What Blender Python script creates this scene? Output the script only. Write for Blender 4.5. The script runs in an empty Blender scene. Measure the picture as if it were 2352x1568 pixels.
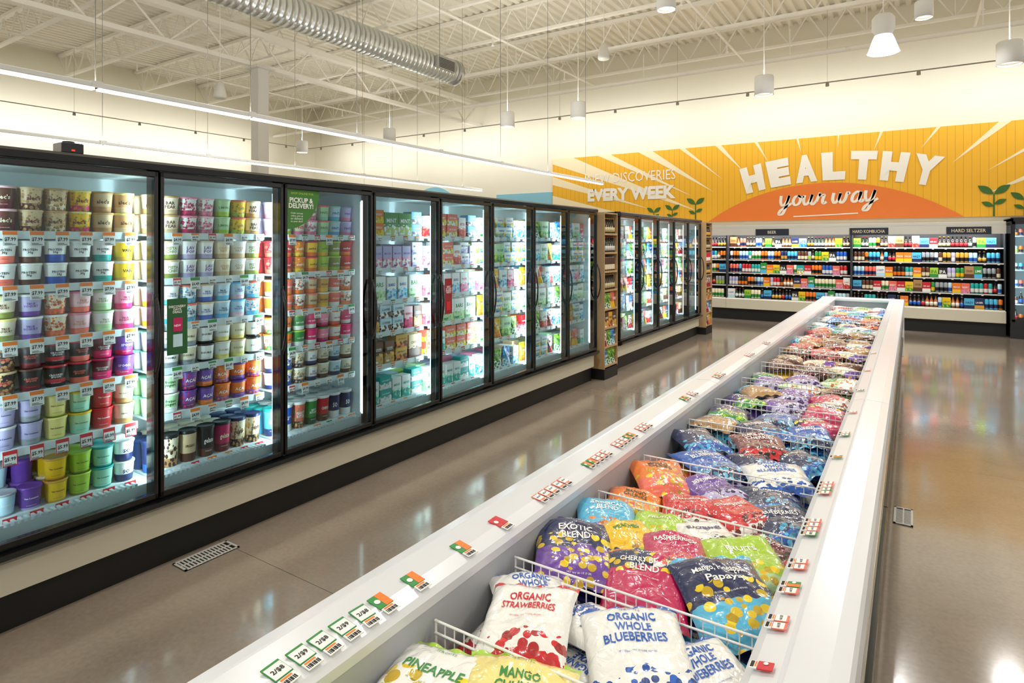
import bpy, bmesh, math, random
from mathutils import Vector, Matrix, noise
random.seed(11)
scene=bpy.context.scene
COL=scene.collection
# ------------------------------------------------------------------ colours
C={'white':'#F2F2EE','cream':'#EFE3C4','beige':'#D9BE94','tan':'#C79A62','brown':'#5A3220','black':'#17171A','grey':'#9AA0A6','lavender':'#B9B2D9',
'purple':'#6A3FA0','dark purple':'#3C2468','magenta':'#C2185B','pink':'#F08CAB','hot pink':'#E5246F','red':'#CC1F2B','maroon':'#6E1226','orange':'#F07C1E',
'yellow':'#F6C61C','pale yellow':'#F3E38A','lime':'#A9D03A','pale green':'#B9DDAA','mint':'#9FE0C4','green':'#2E8B3D','dark green':'#1F4E2C','teal':'#1FA6A0',
'light blue':'#53B9E2','pale blue':'#BFE0EE','blue':'#1E5BB8','navy':'#1B2757','gold':'#D6A23A','olive':'#8A9440','pale pink':'#F6C9D2','coral':'#F0715C','kraft':'#B08A5A'}
def hx(h,a=1.0):
    h=C.get(h,h).lstrip('#')
    o=[]
    for i in (0,2,4):
        c=int(h[i:i+2],16)/255
        o.append(c/12.92 if c<=0.04045 else ((c+0.055)/1.055)**2.4)
    return (o[0],o[1],o[2],a)
MC={}
def mat(name,col,rough=0.5,metal=0.0,emit=0.0,ecol=None,coat=0.0,spec=0.5,bump=0.0,bscale=50,var=0.0):
    if name in MC: return MC[name]
    m=bpy.data.materials.new(name); m.use_nodes=True
    nt=m.node_tree; b=nt.nodes['Principled BSDF']
    b.inputs['Base Color'].default_value=hx(col)
    b.inputs['Roughness'].default_value=rough
    b.inputs['Metallic'].default_value=metal
    b.inputs['Specular IOR Level'].default_value=spec
    b.inputs['Coat Weight'].default_value=coat
    b.inputs['Coat Roughness'].default_value=0.08
    if emit:
        b.inputs['Emission Color'].default_value=hx(ecol or col)
        b.inputs['Emission Strength'].default_value=emit
    if bump or var:
        tc=nt.nodes.new('ShaderNodeTexCoord'); n=nt.nodes.new('ShaderNodeTexNoise')
        n.inputs['Scale'].default_value=bscale
        nt.links.new(tc.outputs['Object'],n.inputs['Vector'])
        if bump:
            bp=nt.nodes.new('ShaderNodeBump'); bp.inputs['Strength'].default_value=bump; bp.inputs['Distance'].default_value=0.02
            nt.links.new(n.outputs['Fac'],bp.inputs['Height']); nt.links.new(bp.outputs['Normal'],b.inputs['Normal'])
        if var:
            mx=nt.nodes.new('ShaderNodeMix'); mx.data_type='RGBA'
            c=hx(col); mx.inputs[6].default_value=tuple(x*(1-var) for x in c[:3])+(1,); mx.inputs[7].default_value=tuple(min(1,x*(1+var)) for x in c[:3])+(1,)
            nt.links.new(n.outputs['Fac'],mx.inputs[0]); nt.links.new(mx.outputs[2],b.inputs['Base Color'])
    MC[name]=m; return m
def math_node(nt,op,a,b=None):
    n=nt.nodes.new('ShaderNodeMath'); n.operation=op
    for i,x in enumerate((a,b)):
        if x is None: continue
        if isinstance(x,(int,float)): n.inputs[i].default_value=x
        else: nt.links.new(x,n.inputs[i])
    return n.outputs[0]
def pack_mat(base,second,blob=None,lo=0.0,hi=0.35,axis=2,scale=45,rough=0.38,coat=0.0,wrinkle=0.0,rad=0.45,blo=0.0,bhi=1.0):
    key='pack_%s_%s_%s_%.2f_%.2f_%d_%d_%.1f'%(base,second,blob,lo,hi,axis,scale,coat)
    if key in MC: return MC[key]
    m=bpy.data.materials.new(key.replace(' ','_')); m.use_nodes=True; nt=m.node_tree; b=nt.nodes['Principled BSDF']
    b.inputs['Roughness'].default_value=rough; b.inputs['Coat Weight'].default_value=coat; b.inputs['Coat Roughness'].default_value=0.05
    tc=nt.nodes.new('ShaderNodeTexCoord'); sp=nt.nodes.new('ShaderNodeSeparateXYZ'); nt.links.new(tc.outputs['Generated'],sp.inputs[0])
    ax=sp.outputs[axis]
    if coat>0.3: # wavy printed boundary on film bags
        nz=nt.nodes.new('ShaderNodeTexNoise'); nz.inputs['Scale'].default_value=2.5; nt.links.new(tc.outputs['Generated'],nz.inputs['Vector'])
        ax=math_node(nt,'ADD',ax,math_node(nt,'MULTIPLY',math_node(nt,'SUBTRACT',nz.outputs['Fac'],0.5),0.30))
    k=math_node(nt,'MULTIPLY',math_node(nt,'GREATER_THAN',ax,lo),math_node(nt,'LESS_THAN',ax,hi))
    if coat>0.3: # coloured band along the top seal too
        k=math_node(nt,'MAXIMUM',k,math_node(nt,'GREATER_THAN',sp.outputs[axis],0.93))
    mx=nt.nodes.new('ShaderNodeMix'); mx.data_type='RGBA'; mx.inputs[6].default_value=hx(base); mx.inputs[7].default_value=hx(second)
    nt.links.new(k,mx.inputs[0]); out=mx.outputs[2]
    if blob:
        vo=nt.nodes.new('ShaderNodeTexVoronoi'); vo.inputs['Scale'].default_value=scale
        if coat>0.3: # fruit is printed flat on the film: project the pattern straight down
            mp=nt.nodes.new('ShaderNodeMapping'); mp.inputs['Scale'].default_value=(1,1,0); nt.links.new(tc.outputs['Object'],mp.inputs[0]); nt.links.new(mp.outputs[0],vo.inputs['Vector'])
        else: nt.links.new(tc.outputs['Object'],vo.inputs['Vector'])
        k2=math_node(nt,'LESS_THAN',vo.outputs['Distance'],rad)
        k3=math_node(nt,'MULTIPLY',math_node(nt,'GREATER_THAN',ax,blo),math_node(nt,'LESS_THAN',ax,bhi))
        k2=math_node(nt,'MULTIPLY',k2,k3)
        m2=nt.nodes.new('ShaderNodeMix'); m2.data_type='RGBA'; nt.links.new(out,m2.inputs[6]); nt.links.new(k2,m2.inputs[0]); out=m2.outputs[2]
        m3=nt.nodes.new('ShaderNodeMix'); m3.data_type='RGBA'; c=hx(blob); m3.inputs[6].default_value=tuple(x*0.5 for x in c[:3])+(1,); m3.inputs[7].default_value=tuple(min(1,x*1.3) for x in c[:3])+(1,)
        sc_=nt.nodes.new('ShaderNodeSeparateColor'); nt.links.new(vo.outputs['Color'],sc_.inputs[0]); nt.links.new(sc_.outputs[0],m3.inputs[0]); nt.links.new(m3.outputs[2],m2.inputs[7])
    nt.links.new(out,b.inputs['Base Color'])
    if wrinkle:
        n=nt.nodes.new('ShaderNodeTexNoise'); n.inputs['Scale'].default_value=20; n.inputs['Detail'].default_value=2; n.inputs['Distortion'].default_value=1.5; nt.links.new(tc.outputs['Object'],n.inputs['Vector'])
        rd=math_node(nt,'ABSOLUTE',math_node(nt,'SUBTRACT',n.outputs['Fac'],0.5)) # ridged creases
        bp=nt.nodes.new('ShaderNodeBump'); bp.inputs['Strength'].default_value=wrinkle; bp.inputs['Distance'].default_value=0.02
        nt.links.new(rd,bp.inputs['Height']); nt.links.new(bp.outputs['Normal'],b.inputs['Normal']); nt.links.new(bp.outputs['Normal'],b.inputs['Coat Normal'])
    MC[key]=m; return m
def glass_mat(name,tint,refl=1.0,ior=1.45):
    m=bpy.data.materials.new(name); m.use_nodes=True; nt=m.node_tree; nt.nodes.clear()
    o=nt.nodes.new('ShaderNodeOutputMaterial'); t=nt.nodes.new('ShaderNodeBsdfTransparent'); g=nt.nodes.new('ShaderNodeBsdfGlossy'); f=nt.nodes.new('ShaderNodeFresnel'); mx=nt.nodes.new('ShaderNodeMixShader')
    t.inputs[0].default_value=hx(tint); g.inputs['Roughness'].default_value=0.01; f.inputs[0].default_value=ior
    nt.links.new(math_node(nt,'MINIMUM',math_node(nt,'MULTIPLY',f.outputs[0],refl),1.0),mx.inputs[0]); nt.links.new(t.outputs[0],mx.inputs[1]); nt.links.new(g.outputs[0],mx.inputs[2]); nt.links.new(mx.outputs[0],o.inputs[0])
    MC[name]=m; return m
# ------------------------------------------------------------------ text
TX={}
def text_geo(s,bold=0.0,res=2,shear=0.0,sp=1.0,line=0.85):
    k=(s,bold,res,shear,sp,line)
    if k in TX: return TX[k]
    cu=bpy.data.curves.new('txt','FONT'); cu.body=s; cu.size=1; cu.offset=bold; cu.resolution_u=res; cu.align_x='CENTER'; cu.align_y='CENTER'; cu.shear=shear; cu.space_character=sp; cu.space_line=line
    ob=bpy.data.objects.new('txt',cu); COL.objects.link(ob)
    dg=bpy.context.evaluated_depsgraph_get(); me=bpy.data.meshes.new_from_object(ob.evaluated_get(dg))
    vs=[(v.co.x,v.co.y) for v in me.vertices]; fs=[tuple(p.vertices) for p in me.polygons]
    bpy.data.objects.remove(ob); bpy.data.curves.remove(cu); bpy.data.meshes.remove(me)
    if vs:
        x0=min(v[0] for v in vs);x1=max(v[0] for v in vs);y0=min(v[1] for v in vs);y1=max(v[1] for v in vs)
        vs=[(v[0]-(x0+x1)/2,v[1]-(y0+y1)/2) for v in vs]; TX[k]=(vs,fs,x1-x0,y1-y0)
    else: TX[k]=([],[],1,1)
    return TX[k]
def tess(vs,fs,L):
    # split triangles until no edge is longer than L so lettering can follow a creased surface
    out=[]; st=[]
    for f in fs:
        for i in range(1,len(f)-1): st.append((vs[f[0]],vs[f[i]],vs[f[i+1]]))
    while st:
        a,b,c=st.pop(); d=[math.dist(a,b),math.dist(b,c),math.dist(c,a)]; m=max(d)
        if m<=L: out.append((a,b,c)); continue
        if d[0]==m: q=((a[0]+b[0])/2,(a[1]+b[1])/2); st+=[(a,q,c),(q,b,c)]
        elif d[1]==m: q=((c[0]+b[0])/2,(c[1]+b[1])/2); st+=[(a,b,q),(a,q,c)]
        else: q=((a[0]+c[0])/2,(a[1]+c[1])/2); st+=[(a,b,q),(q,b,c)]
    idx={}; V=[]; F=[]
    for t in out:
        F.append(tuple(idx.setdefault(p,len(idx)) for p in t))
    V=list(idx.keys()); return V,F
class MB:
    def __init__(s): s.v=[];s.f=[];s.m=[];s.sm=[]
    def add(s,vs,fs,m=0,sm=False):
        o=len(s.v); s.v+=[tuple(v) for v in vs]
        for f in fs: s.f.append([o+i for i in f]); s.m.append(m); s.sm.append(sm)
    def box(s,x0,x1,y0,y1,z0,z1,m=0,c=0.0):
        if c<=0:
            s.add([(x0,y0,z0),(x1,y0,z0),(x1,y1,z0),(x0,y1,z0),(x0,y0,z1),(x1,y0,z1),(x1,y1,z1),(x0,y1,z1)],[(0,3,2,1),(4,5,6,7),(0,1,5,4),(1,2,6,5),(2,3,7,6),(3,0,4,7)],m); return
        bm=bmesh.new(); bmesh.ops.create_cube(bm,size=1)
        for v in bm.verts: v.co=Vector(((x0+x1)/2+v.co.x*(x1-x0),(y0+y1)/2+v.co.y*(y1-y0),(z0+z1)/2+v.co.z*(z1-z0)))
        bmesh.ops.bevel(bm,geom=bm.edges[:],offset=c,segments=2,affect='EDGES',profile=0.5)
        bm.verts.index_update(); s.add([v.co[:] for v in bm.verts],[[v.index for v in f.verts] for f in bm.faces],m); bm.free()
    def tube(s,p,q,r,seg=6,m=0,r2=None):
        p=Vector(p);q=Vector(q);d=(q-p).normalized(); a=d.orthogonal().normalized(); b=d.cross(a); r2=r if r2 is None else r2
        vs=[];
        for i in range(seg):
            t=2*math.pi*i/seg; o=a*math.cos(t)+b*math.sin(t); vs.append(p+o*r); vs.append(q+o*r2)
        s.add(vs,[(2*i,2*((i+1)%seg),2*((i+1)%seg)+1,2*i+1) for i in range(seg)],m,True)
        s.add([vs[2*i] for i in range(seg)],[tuple(range(seg-1,-1,-1))],m); s.add([vs[2*i+1] for i in range(seg)],[tuple(range(seg))],m)
    def lathe(s,prof,seg=24,c=(0,0,0),m=0,ms=None,cap=True):
        n=len(prof); vs=[]
        for r,z in prof:
            for i in range(seg):
                t=2*math.pi*i/seg; vs.append((c[0]+r*math.cos(t),c[1]+r*math.sin(t),c[2]+z))
        o0=len(s.v); s.v+=vs
        for j in range(n-1):
            for i in range(seg):
                k=(i+1)%seg; s.f.append([o0+j*seg+i,o0+j*seg+k,o0+(j+1)*seg+k,o0+(j+1)*seg+i]); s.m.append(ms[j] if ms else m); s.sm.append(True)
        if cap:
            s.add(vs[:seg],[tuple(range(seg-1,-1,-1))],ms[0] if ms else m); s.add(vs[-seg:],[tuple(range(seg))],ms[-1] if ms else m)
    def extr(s,poly,axis,a,b,m=0):
        n=len(poly)
        def P(u,w,t): return {'X':(t,u,w),'Y':(u,t,w),'Z':(u,w,t)}[axis]
        vs=[P(u,w,a) for u,w in poly]+[P(u,w,b) for u,w in poly]
        s.add(vs,[(i,(i+1)%n,(i+1)%n+n,i+n) for i in range(n)]+[tuple(range(n-1,-1,-1)),tuple(range(n,2*n))],m)
    def text(s,t,f,w=None,h=None,m=1,bold=0.02,res=2,shear=0.0,sp=1.0,line=0.85):
        vs,fs,tw,th=text_geo(t,bold,res,shear,sp,line)
        sx=w/tw if w else None; sy=h/th if h else None
        if sx is None: sx=sy
        if sy is None: sy=sx
        s.add([f(x*sx,y*sy) for x,y in vs],fs,m)
    def merge(s,me,loc,mi=None):
        o=len(s.v)
        for v in me.vertices: s.v.append((v.co.x+loc[0],v.co.y+loc[1],v.co.z+loc[2]))
        for p in me.polygons: s.f.append([o+i for i in p.vertices]); s.m.append(mi[p.material_index] if mi else p.material_index); s.sm.append(p.use_smooth)
    def mesh(s,name,mats):
        me=bpy.data.meshes.new(name); me.from_pydata(s.v,[],s.f)
        for x in mats: me.materials.append(x)
        me.polygons.foreach_set('material_index',s.m); me.polygons.foreach_set('use_smooth',s.sm); me.update(); return me
def obj(name,me,parent=None,loc=(0,0,0),rot=(0,0,0),**kw):
    o=bpy.data.objects.new(name,me); COL.objects.link(o); o.location=loc; o.rotation_euler=rot
    if parent: o.parent=parent
    for k,v in kw.items(): o[k]=v
    return o
def root(name,label,cat,loc=(0,0,0),group=None,rot=(0,0,0)):
    o=obj(name,None,None,loc,rot,label=label,category=cat); o.empty_display_size=0.1
    if group: o['group']=group
    return o
def light(name,typ,loc,rot,energy,col=(1,1,1),parent=None,**kw):
    l=bpy.data.lights.new(name,typ); l.energy=energy; l.color=col
    for k,v in kw.items(): setattr(l,k,v)
    o=bpy.data.objects.new(name,l); COL.objects.link(o); o.location=loc; o.rotation_euler=rot
    if parent: o.parent=parent
    return o
# ------------------------------------------------------------------ common materials
white=mat('white_paint','#E4E4E0',0.4); wplas=mat('white_plastic','#DFE1E6',0.25,coat=0.2); linerm=mat('liner_white','#AEB1B6',0.45)
blackm=mat('black_metal','#0B0B0D',0.25,coat=0.3); blackk=mat('black_kickplate','#0D0D0D',0.5)
creamp=mat('cream_panel','#D3CDB9',0.4); chrome=mat('chrome_metal','#C9CBCD',0.18,1.0); grey=mat('grey_panel','#A9A9A4',0.45)
wirew=mat('white_coated_wire','#F4F4F2',0.3); led=mat('led_diffuser','#FFFFFF',0.5,emit=3.5,ecol='#FFFDF8'); ledc=mat('cool_led','#FFFFFF',0.5,emit=3.0,ecol='#E4F6FF')
inwhite=mat('freezer_interior_white','#DCECF0',0.4); glass=glass_mat('door_glass','#DFF3F5',1.9,1.42)
blk=mat('print_black','#141414',0.5); wht=mat('print_white','#F2F2EF',0.5); navyp=mat('print_navy','#17305F',0.5)
def pm(c): return mat('print_'+c.replace(' ','_'),c,0.45)
# ------------------------------------------------------------------ floor
def floor_mat():
    m=bpy.data.materials.new('polished_concrete'); m.use_nodes=True; nt=m.node_tree; b=nt.nodes['Principled BSDF']
    tc=nt.nodes.new('ShaderNodeTexCoord'); n=nt.nodes.new('ShaderNodeTexNoise'); n.inputs['Scale'].default_value=0.9; n.inputs['Detail'].default_value=6; n.inputs['Roughness'].default_value=0.6
    nt.links.new(tc.outputs['Object'],n.inputs['Vector'])
    n2=nt.nodes.new('ShaderNodeTexNoise'); n2.inputs['Scale'].default_value=45; n2.inputs['Detail'].default_value=4; nt.links.new(tc.outputs['Object'],n2.inputs['Vector'])
    f=math_node(nt,'ADD',math_node(nt,'MULTIPLY',n.outputs['Fac'],0.75),math_node(nt,'MULTIPLY',n2.outputs['Fac'],0.25))
    r=nt.nodes.new('ShaderNodeValToRGB'); r.color_ramp.elements[0].position=0.33; r.color_ramp.elements[0].color=hx('#7B6E61'); r.color_ramp.elements[1].position=0.68; r.color_ramp.elements[1].color=hx('#988A7B')
    nt.links.new(f,r.inputs[0])
    sp=nt.nodes.new('ShaderNodeSeparateXYZ'); nt.links.new(tc.outputs['Object'],sp.inputs[0])
    def joint(o,off,per):
        a=math_node(nt,'FRACT',math_node(nt,'MULTIPLY',math_node(nt,'ADD',o,off),1/per)); return math_node(nt,'LESS_THAN',a,0.004/per)
    j=math_node(nt,'MULTIPLY',math_node(nt,'MAXIMUM',joint(sp.outputs[1],-1.98+40*3.6,3.6),joint(sp.outputs[0],1.2+40*4.5,4.5)),0.75)
    mx=nt.nodes.new('ShaderNodeMix'); mx.data_type='RGBA'; nt.links.new(j,mx.inputs[0]); nt.links.new(r.outputs[0],mx.inputs[6]); mx.inputs[7].default_value=hx('#3A342D')
    nt.links.new(mx.outputs[2],b.inputs['Base Color'])
    nt.links.new(math_node(nt,'ADD',math_node(nt,'MULTIPLY',n2.outputs['Fac'],0.06),0.11),b.inputs['Roughness'])
    b.inputs['Coat Weight'].default_value=0.5; b.inputs['Coat Roughness'].default_value=0.08
    return m
g=MB(); g.box(-18.5,9,-7,15,-0.1,0); obj('floor',g.mesh('floor',[floor_mat()]),kind='structure')
wallm=mat('cream_wall_paint','#EFE9D4',0.7,var=0.03,bscale=1.5)
g=MB(); g.box(-18.5,9,14.8,15,0,6.6); obj('wall_back',g.mesh('wall_back',[wallm]),kind='structure')
g=MB(); g.box(-18.5,-18.3,-7,14.8,0,6.6); obj('wall_left',g.mesh('wall_left',[wallm]),kind='structure')
# ceiling: corrugated roof deck
g=MB(); deck=mat('painted_roof_deck','#F3EFE0',0.6)
x=-18.5; top=[]
while x<9:
    top+=[(x,6.50),(x+0.085,6.50),(x+0.105,6.56),(x+0.18,6.56)]; x+=0.2
vs=[(a,-7,b) for a,b in top]+[(a,15,b) for a,b in top]; n=len(top)
g.add(vs,[(i,i+1,i+1+n,i+n) for i in range(n-1)]); g.box(-18.5,9,-7,15,6.62,6.7)
obj('ceiling',g.mesh('ceiling',[deck]),kind='structure')
# ------------------------------------------------------------------ roof joists (along X)
jm=mat('painted_steel','#F8F5EA',0.45)
g=MB(); x0,x1=-18.28,8.9
g.box(x0,x1,-0.05,0.05,6.42,6.49); g.box(x0,x1,-0.04,0.04,5.86,5.91)
nn=38; dx=(x1-x0)/nn
for i in range(nn):
    a=x0+i*dx; g.tube((a,0,6.44),(a+dx/2,0,5.88),0.016,5); g.tube((a+dx/2,0,5.88),(a+dx,0,6.44),0.016,5)
    if i%2==0: g.tube((a+dx/2,0,5.88),(a+dx/2,0,6.44),0.012,5)
jme=g.mesh('roof_joist',[jm])
for i in range(11):
    obj('roof_joist',jme,None,(0,-4.2+i*1.83,0),label='white painted open-web steel roof joist under the roof deck',category='roof joist',group='roof joists')
# girders along Y
g=MB(); g.box(-0.09,0.09,-7,14.75,5.72,5.83); g.box(-0.07,0.07,-7,14.75,5.12,5.2)
y=-7
while y<14.2:
    g.tube((0,y,5.75),(0,y+0.6,5.16),0.02,6); g.tube((0,y+0.6,5.16),(0,y+1.2,5.75),0.02,6); y+=1.2
obj('roof_girder',g.mesh('roof_girder',[jm]),None,(-10.8,0,0),label='white painted steel roof girder with zigzag web members',category='roof girder')
for px in (-14.8,-7.0,-3.2,1.0):
    g=MB(); g.tube((0,-7,5.8),(0,14.75,5.8),0.025,8)
    for yy in range(-5,14,3): g.tube((0,yy,5.8),(0,yy,5.62),0.015,6); g.tube((0,yy,5.62),(0,yy,5.6),0.03,8)
    obj('sprinkler_pipe',g.mesh('sprinkler_pipe',[jm]),None,(px,0,0),label='thin white sprinkler pipe with small sprinkler heads',category='pipe',group='ceiling sprinkler pipes')
g=MB(); g.tube((-18.2,13,5.3),(8.8,13,5.3),0.05,12)
for xx in range(-17,9,3):
    g.tube((xx,13,5.3),(xx,13,5.86),0.01,6); g.lathe([(0.056,-0.03),(0.065,-0.03),(0.065,0.03),(0.056,0.03)],12,(xx+1,13,5.3))
obj('fire_main_pipe',g.mesh('fire_main_pipe',[jm]),label='thick white painted water pipe hung along the wall',category='pipe')
# column
g=MB(); g.box(-0.12,0.12,-0.12,0.12,0,5.12,0,0.012); g.box(-0.2,0.2,-0.2,0.2,0,0.03); g.box(-0.2,0.2,-0.2,0.2,5.09,5.12)
obj('steel_column',g.mesh('steel_column',[mat('column_paint','#E4E2DC',0.45)]),None,(-10.8,7.4,0),label='square light grey painted steel column',category='column')
# duct
r=root('spiral_duct','round galvanised spiral air duct with end grille','air duct',(-8.6,0,5.48))
g=MB(); prof=[]; z=0
while z<17.0: prof+=[(0.26,z),(0.26,z+0.10),(0.266,z+0.105),(0.266,z+0.113),(0.26,z+0.12)]; z+=0.12
g.lathe(prof,28); me=g.mesh('duct_tube',[mat('galvanised_steel','#D2D6D6',0.3,0.9,bump=0.1,bscale=6)])
obj('duct_tube',me,r,(0,-6.3,0),(-math.pi/2,0,0))
g=MB(); g.lathe([(0.275,0),(0.285,0.02),(0.285,0.10),(0.26,0.12)],28); obj('end_cap',g.mesh('end_cap',[chrome]),r,(0,10.7,0),(-math.pi/2,0,0))
g=MB(); g.box(0.22,0.30,-0.30,0.30,-0.12,0.12); 
for i in range(7): g.box(0.295,0.31,-0.26,0.26,-0.1+i*0.03,-0.09+i*0.03,1)
obj('grille',g.mesh('duct_grille',[grey,blackk]),r,(0,10.15,0.0))
g=MB()
for yy in (2,5,8,10.4): g.tube((0,yy,0.26),(0,yy,0.94),0.006,5)
obj('hanger_rods',g.mesh('hanger_rods',[jm]),r)
# ------------------------------------------------------------------ linear LED lights with an added upward fill lamp
def linear(X,Z,y0,y1,ys,label,up=60):
    r=root('linear_light',label,'linear light',(X,0,Z),group='hanging linear lights')
    g=MB(); g.box(-0.028,0.028,y0,y1,0.0,0.035,0,0.006); 
    for yy in ys: g.box(-0.032,0.032,yy-0.03,yy+0.03,0.0,0.042)
    obj('housing',g.mesh('light_housing',[white]),r)
    g=MB()
    ye=[y0]+list(ys)+[y1]
    for a,b in zip(ye[:-1],ye[1:]): g.box(-0.022,0.022,a+0.012,b-0.012,-0.014,0.0)
    obj('diffuser',g.mesh('light_diffuser',[led]),r)
    for yy in ys:
        g=MB(); g.tube((0,yy,0.04),(0,yy,6.49-Z),0.0028,5); obj('cable',g.mesh('cable',[mat('cable_grey','#77756E',0.5)]),r)
    if up: light('linear_ceiling_fill','AREA',(0,(y0+y1)/2,0.045),(math.pi,0,0),up,(1,0.97,0.91),r,shape='RECTANGLE',size=0.04,size_y=(y1-y0)*.98)  # fill lamp added on top of the strip to brighten the ceiling
    return r
linear(-4.43,2.68,-2.0,9.6,[0.62,1.84,2.95,4.07,5.29,6.5,7.72,8.95],'long white linear light strip hanging on thin cables above the freezers',88)
linear(-6.95,2.68,-2.0,9.55,[0.62,1.84,2.95,4.07,5.29,6.5,7.72,8.95],'long white linear light strip hanging on cables beyond the freezers',88)
linear(-11.6,2.95,10.2,12.4,[10.9,11.9],'short white linear light strip hanging near the wall',18)
# wall washer tracks
trk=mat('track_grey','#A19E93',0.5)
def washer(along,a,b,fix,Z,label):
    r=root('wall_wash_track',label,'track light')
    g=MB()
    P=(lambda t,z:(t,fix,z)) if along=='X' else (lambda t,z:(fix,t,z))
    g.tube(P(a,Z),P(b,Z),0.012,6); obj('track',g.mesh('track_rail',[trk]),r)
    t=a+0.6; k=0
    gme=MB(); gme.lathe([(0.02,0.03),(0.03,0.01),(0.035,-0.04),(0.03,-0.05)],10)
    hm=gme.mesh('track_head',[trk])
    while t<b:
        obj('lamp_head',hm,r,P(t,Z-0.03)); 
        if k%2==0:
            gg=MB(); gg.tube(P(t,Z),P(t,6.4),0.003,4); obj('cable',gg.mesh('cable',[trk]),r)
        t+=1.5;k+=1
    return r
r1=washer('X',-17,8.8,13.5,4.84,'thin track with small wall-washing lamp heads')
r2=washer('Y',-6,13.5,-17.0,4.84,'thin track with small wall-washing lamp heads')
for i in range(6):
    light('wall_wash','AREA',(-15+i*4.3,13.6,4.80),(math.radians(52),0,0),40,(0.99,0.99,1.0),r1,shape='RECTANGLE',size=4.0,size_y=0.06)
for i in range(4):
    light('wall_wash','AREA',(-17.05,-3.5+i*4.6,4.80),(math.radians(52),0,math.radians(90)),56,(0.99,0.99,1.0),r2,shape='RECTANGLE',size=4.4,size_y=0.06)
# ------------------------------------------------------------------ pendants
lampface=mat('lamp_face','#FFF6E0',0.5,emit=2.0,ecol='#FFF6E0')
pb=MB(); pb.lathe([(0.05,0.30),(0.13,0.29),(0.14,0.27),(0.14,0.0),(0.128,0.0),(0.12,0.05)],28,cap=False); pb.lathe([(0.0,0.30),(0.05,0.30)],28,cap=False); pbm=pb.mesh('pendant_body',[mat('pendant_white','#F4F3EF',0.45)])
pf=MB(); pf.lathe([(0.0,0.045),(0.122,0.045)],24,cap=False); pfm=pf.mesh('pendant_lens',[lampface])
def pendant(x,y,z,s=1.0,e=36,up=0,label='white cylinder pendant downlight on a thin stem'):
    r=root('pendant_light',label,'pendant light',(x,y,z),group='cylinder pendant lights'); r.scale=(s,s,s)
    obj('housing',pbm,r); obj('lens',pfm,r)
    g=MB(); g.tube((0,0,0.29),(0,0,(6.46-z)/s),0.006/s,5); obj('stem',g.mesh('stem',[jm]),r)
    light('pendant_lamp','AREA',(0,0,0.02),(0,0,0),e,(1,0.98,0.94),r,shape='DISK',size=0.24,spread=math.radians(150))
    if up: light('pendant_ceiling_fill','AREA',(0,0,0.31),(math.pi,0,0),up,(1,0.96,0.90),r,shape='DISK',size=0.2)  # added upward fill above the housing, lifts the ceiling brightness
for x in (1.04,-1.906,-5.1,-6.65,-9.83,-12.86): pendant(x,10,3.95,up=10)
pendant(4.0,10,3.95,up=10)
for x in (5,2.0,-2.0,-6): pendant(x,4.0,4.6,e=52,up=32)  # pendants out of view, added to light the room
for x in (5,2.0,-2.0,-6,-10,-14): pendant(x,-1.5,4.6,e=52,up=32)  # second unseen row, added for general illumination
pendant(0.12,9,4.42,0.7,30); pendant(-2.76,8,4.8,0.9,50)
# dome speakers
def speaker(x,y,z,label):
    r=root('ceiling_speaker',label,'speaker',(x,y,z),group='hanging ceiling speakers')
    g=MB(); g.lathe([(0.02,0.28),(0.05,0.26),(0.085,0.14),(0.105,0.04),(0.105,0.0),(0.09,-0.015),(0.0,-0.02)],22,cap=False); obj('shade',g.mesh('speaker_shade',[mat('speaker_grey','#DDDBD3',0.5)]),r)
    g=MB(); g.tube((0,0,0.27),(0,0,6.46-z),0.006,5); obj('stem',g.mesh('stem',[jm]),r)
speaker(-9.87,6,4.15,'bell-shaped light grey speaker hanging from the roof'); speaker(-4.59,10,4.95,'light grey canister speaker hanging from the roof')
# high bay
r=root('high_bay_light','bright high bay lamp with ribbed clear reflector','high bay light',(-0.32,9.5,4.21)); r.scale=(.82,.82,.82)
g=MB(); g.lathe([(0.03,0.62),(0.12,0.6),(0.165,0.54),(0.165,0.36),(0.13,0.30),(0.13,0.27)],28); obj('ballast_housing',g.mesh('ballast_housing',[mat('pendant_white','#F4F3EF')]),r)
g=MB()
for k in range(40):
    a=2*math.pi*k/40; b=2*math.pi*(k+.5)/40
    prof=[(0.13,0.27),(0.16,0.2),(0.2,0.08),(0.225,0.0),(0.235,-0.01)]
    for (ra,za),(rb,zb) in zip(prof[:-1],prof[1:]):
        for (t0,t1,q0,q1) in ((a,b,1.0,0.94),(b,2*math.pi*(k+1)/40,0.94,1.0)):
            g.add([(ra*q0*math.cos(t0),ra*q0*math.sin(t0),za),(ra*q1*math.cos(t1),ra*q1*math.sin(t1),za),(rb*q1*math.cos(t1),rb*q1*math.sin(t1),zb),(rb*q0*math.cos(t0),rb*q0*math.sin(t0),zb)],[(0,1,2,3)])
am=mat('prismatic_acrylic','#DDE4E8',0.15,emit=0.75,ecol='#F2F7FF'); obj('reflector',g.mesh('reflector',[am]),r)
g=MB(); g.lathe([(0.0,0.18),(0.1,0.17),(0.13,0.1),(0.1,0.03),(0,0.02)],20,cap=False); obj('bulb',g.mesh('lamp_bulb',[led]),r)
g=MB(); g.tube((0,0,0.6),(0,0,2.7),0.008,6); obj('stem',g.mesh('stem',[jm]),r)
light('high_bay_lamp','AREA',(0,0,0.0),(0,0,0),80,(1,0.98,0.95),r,shape='DISK',size=0.36)
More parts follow.
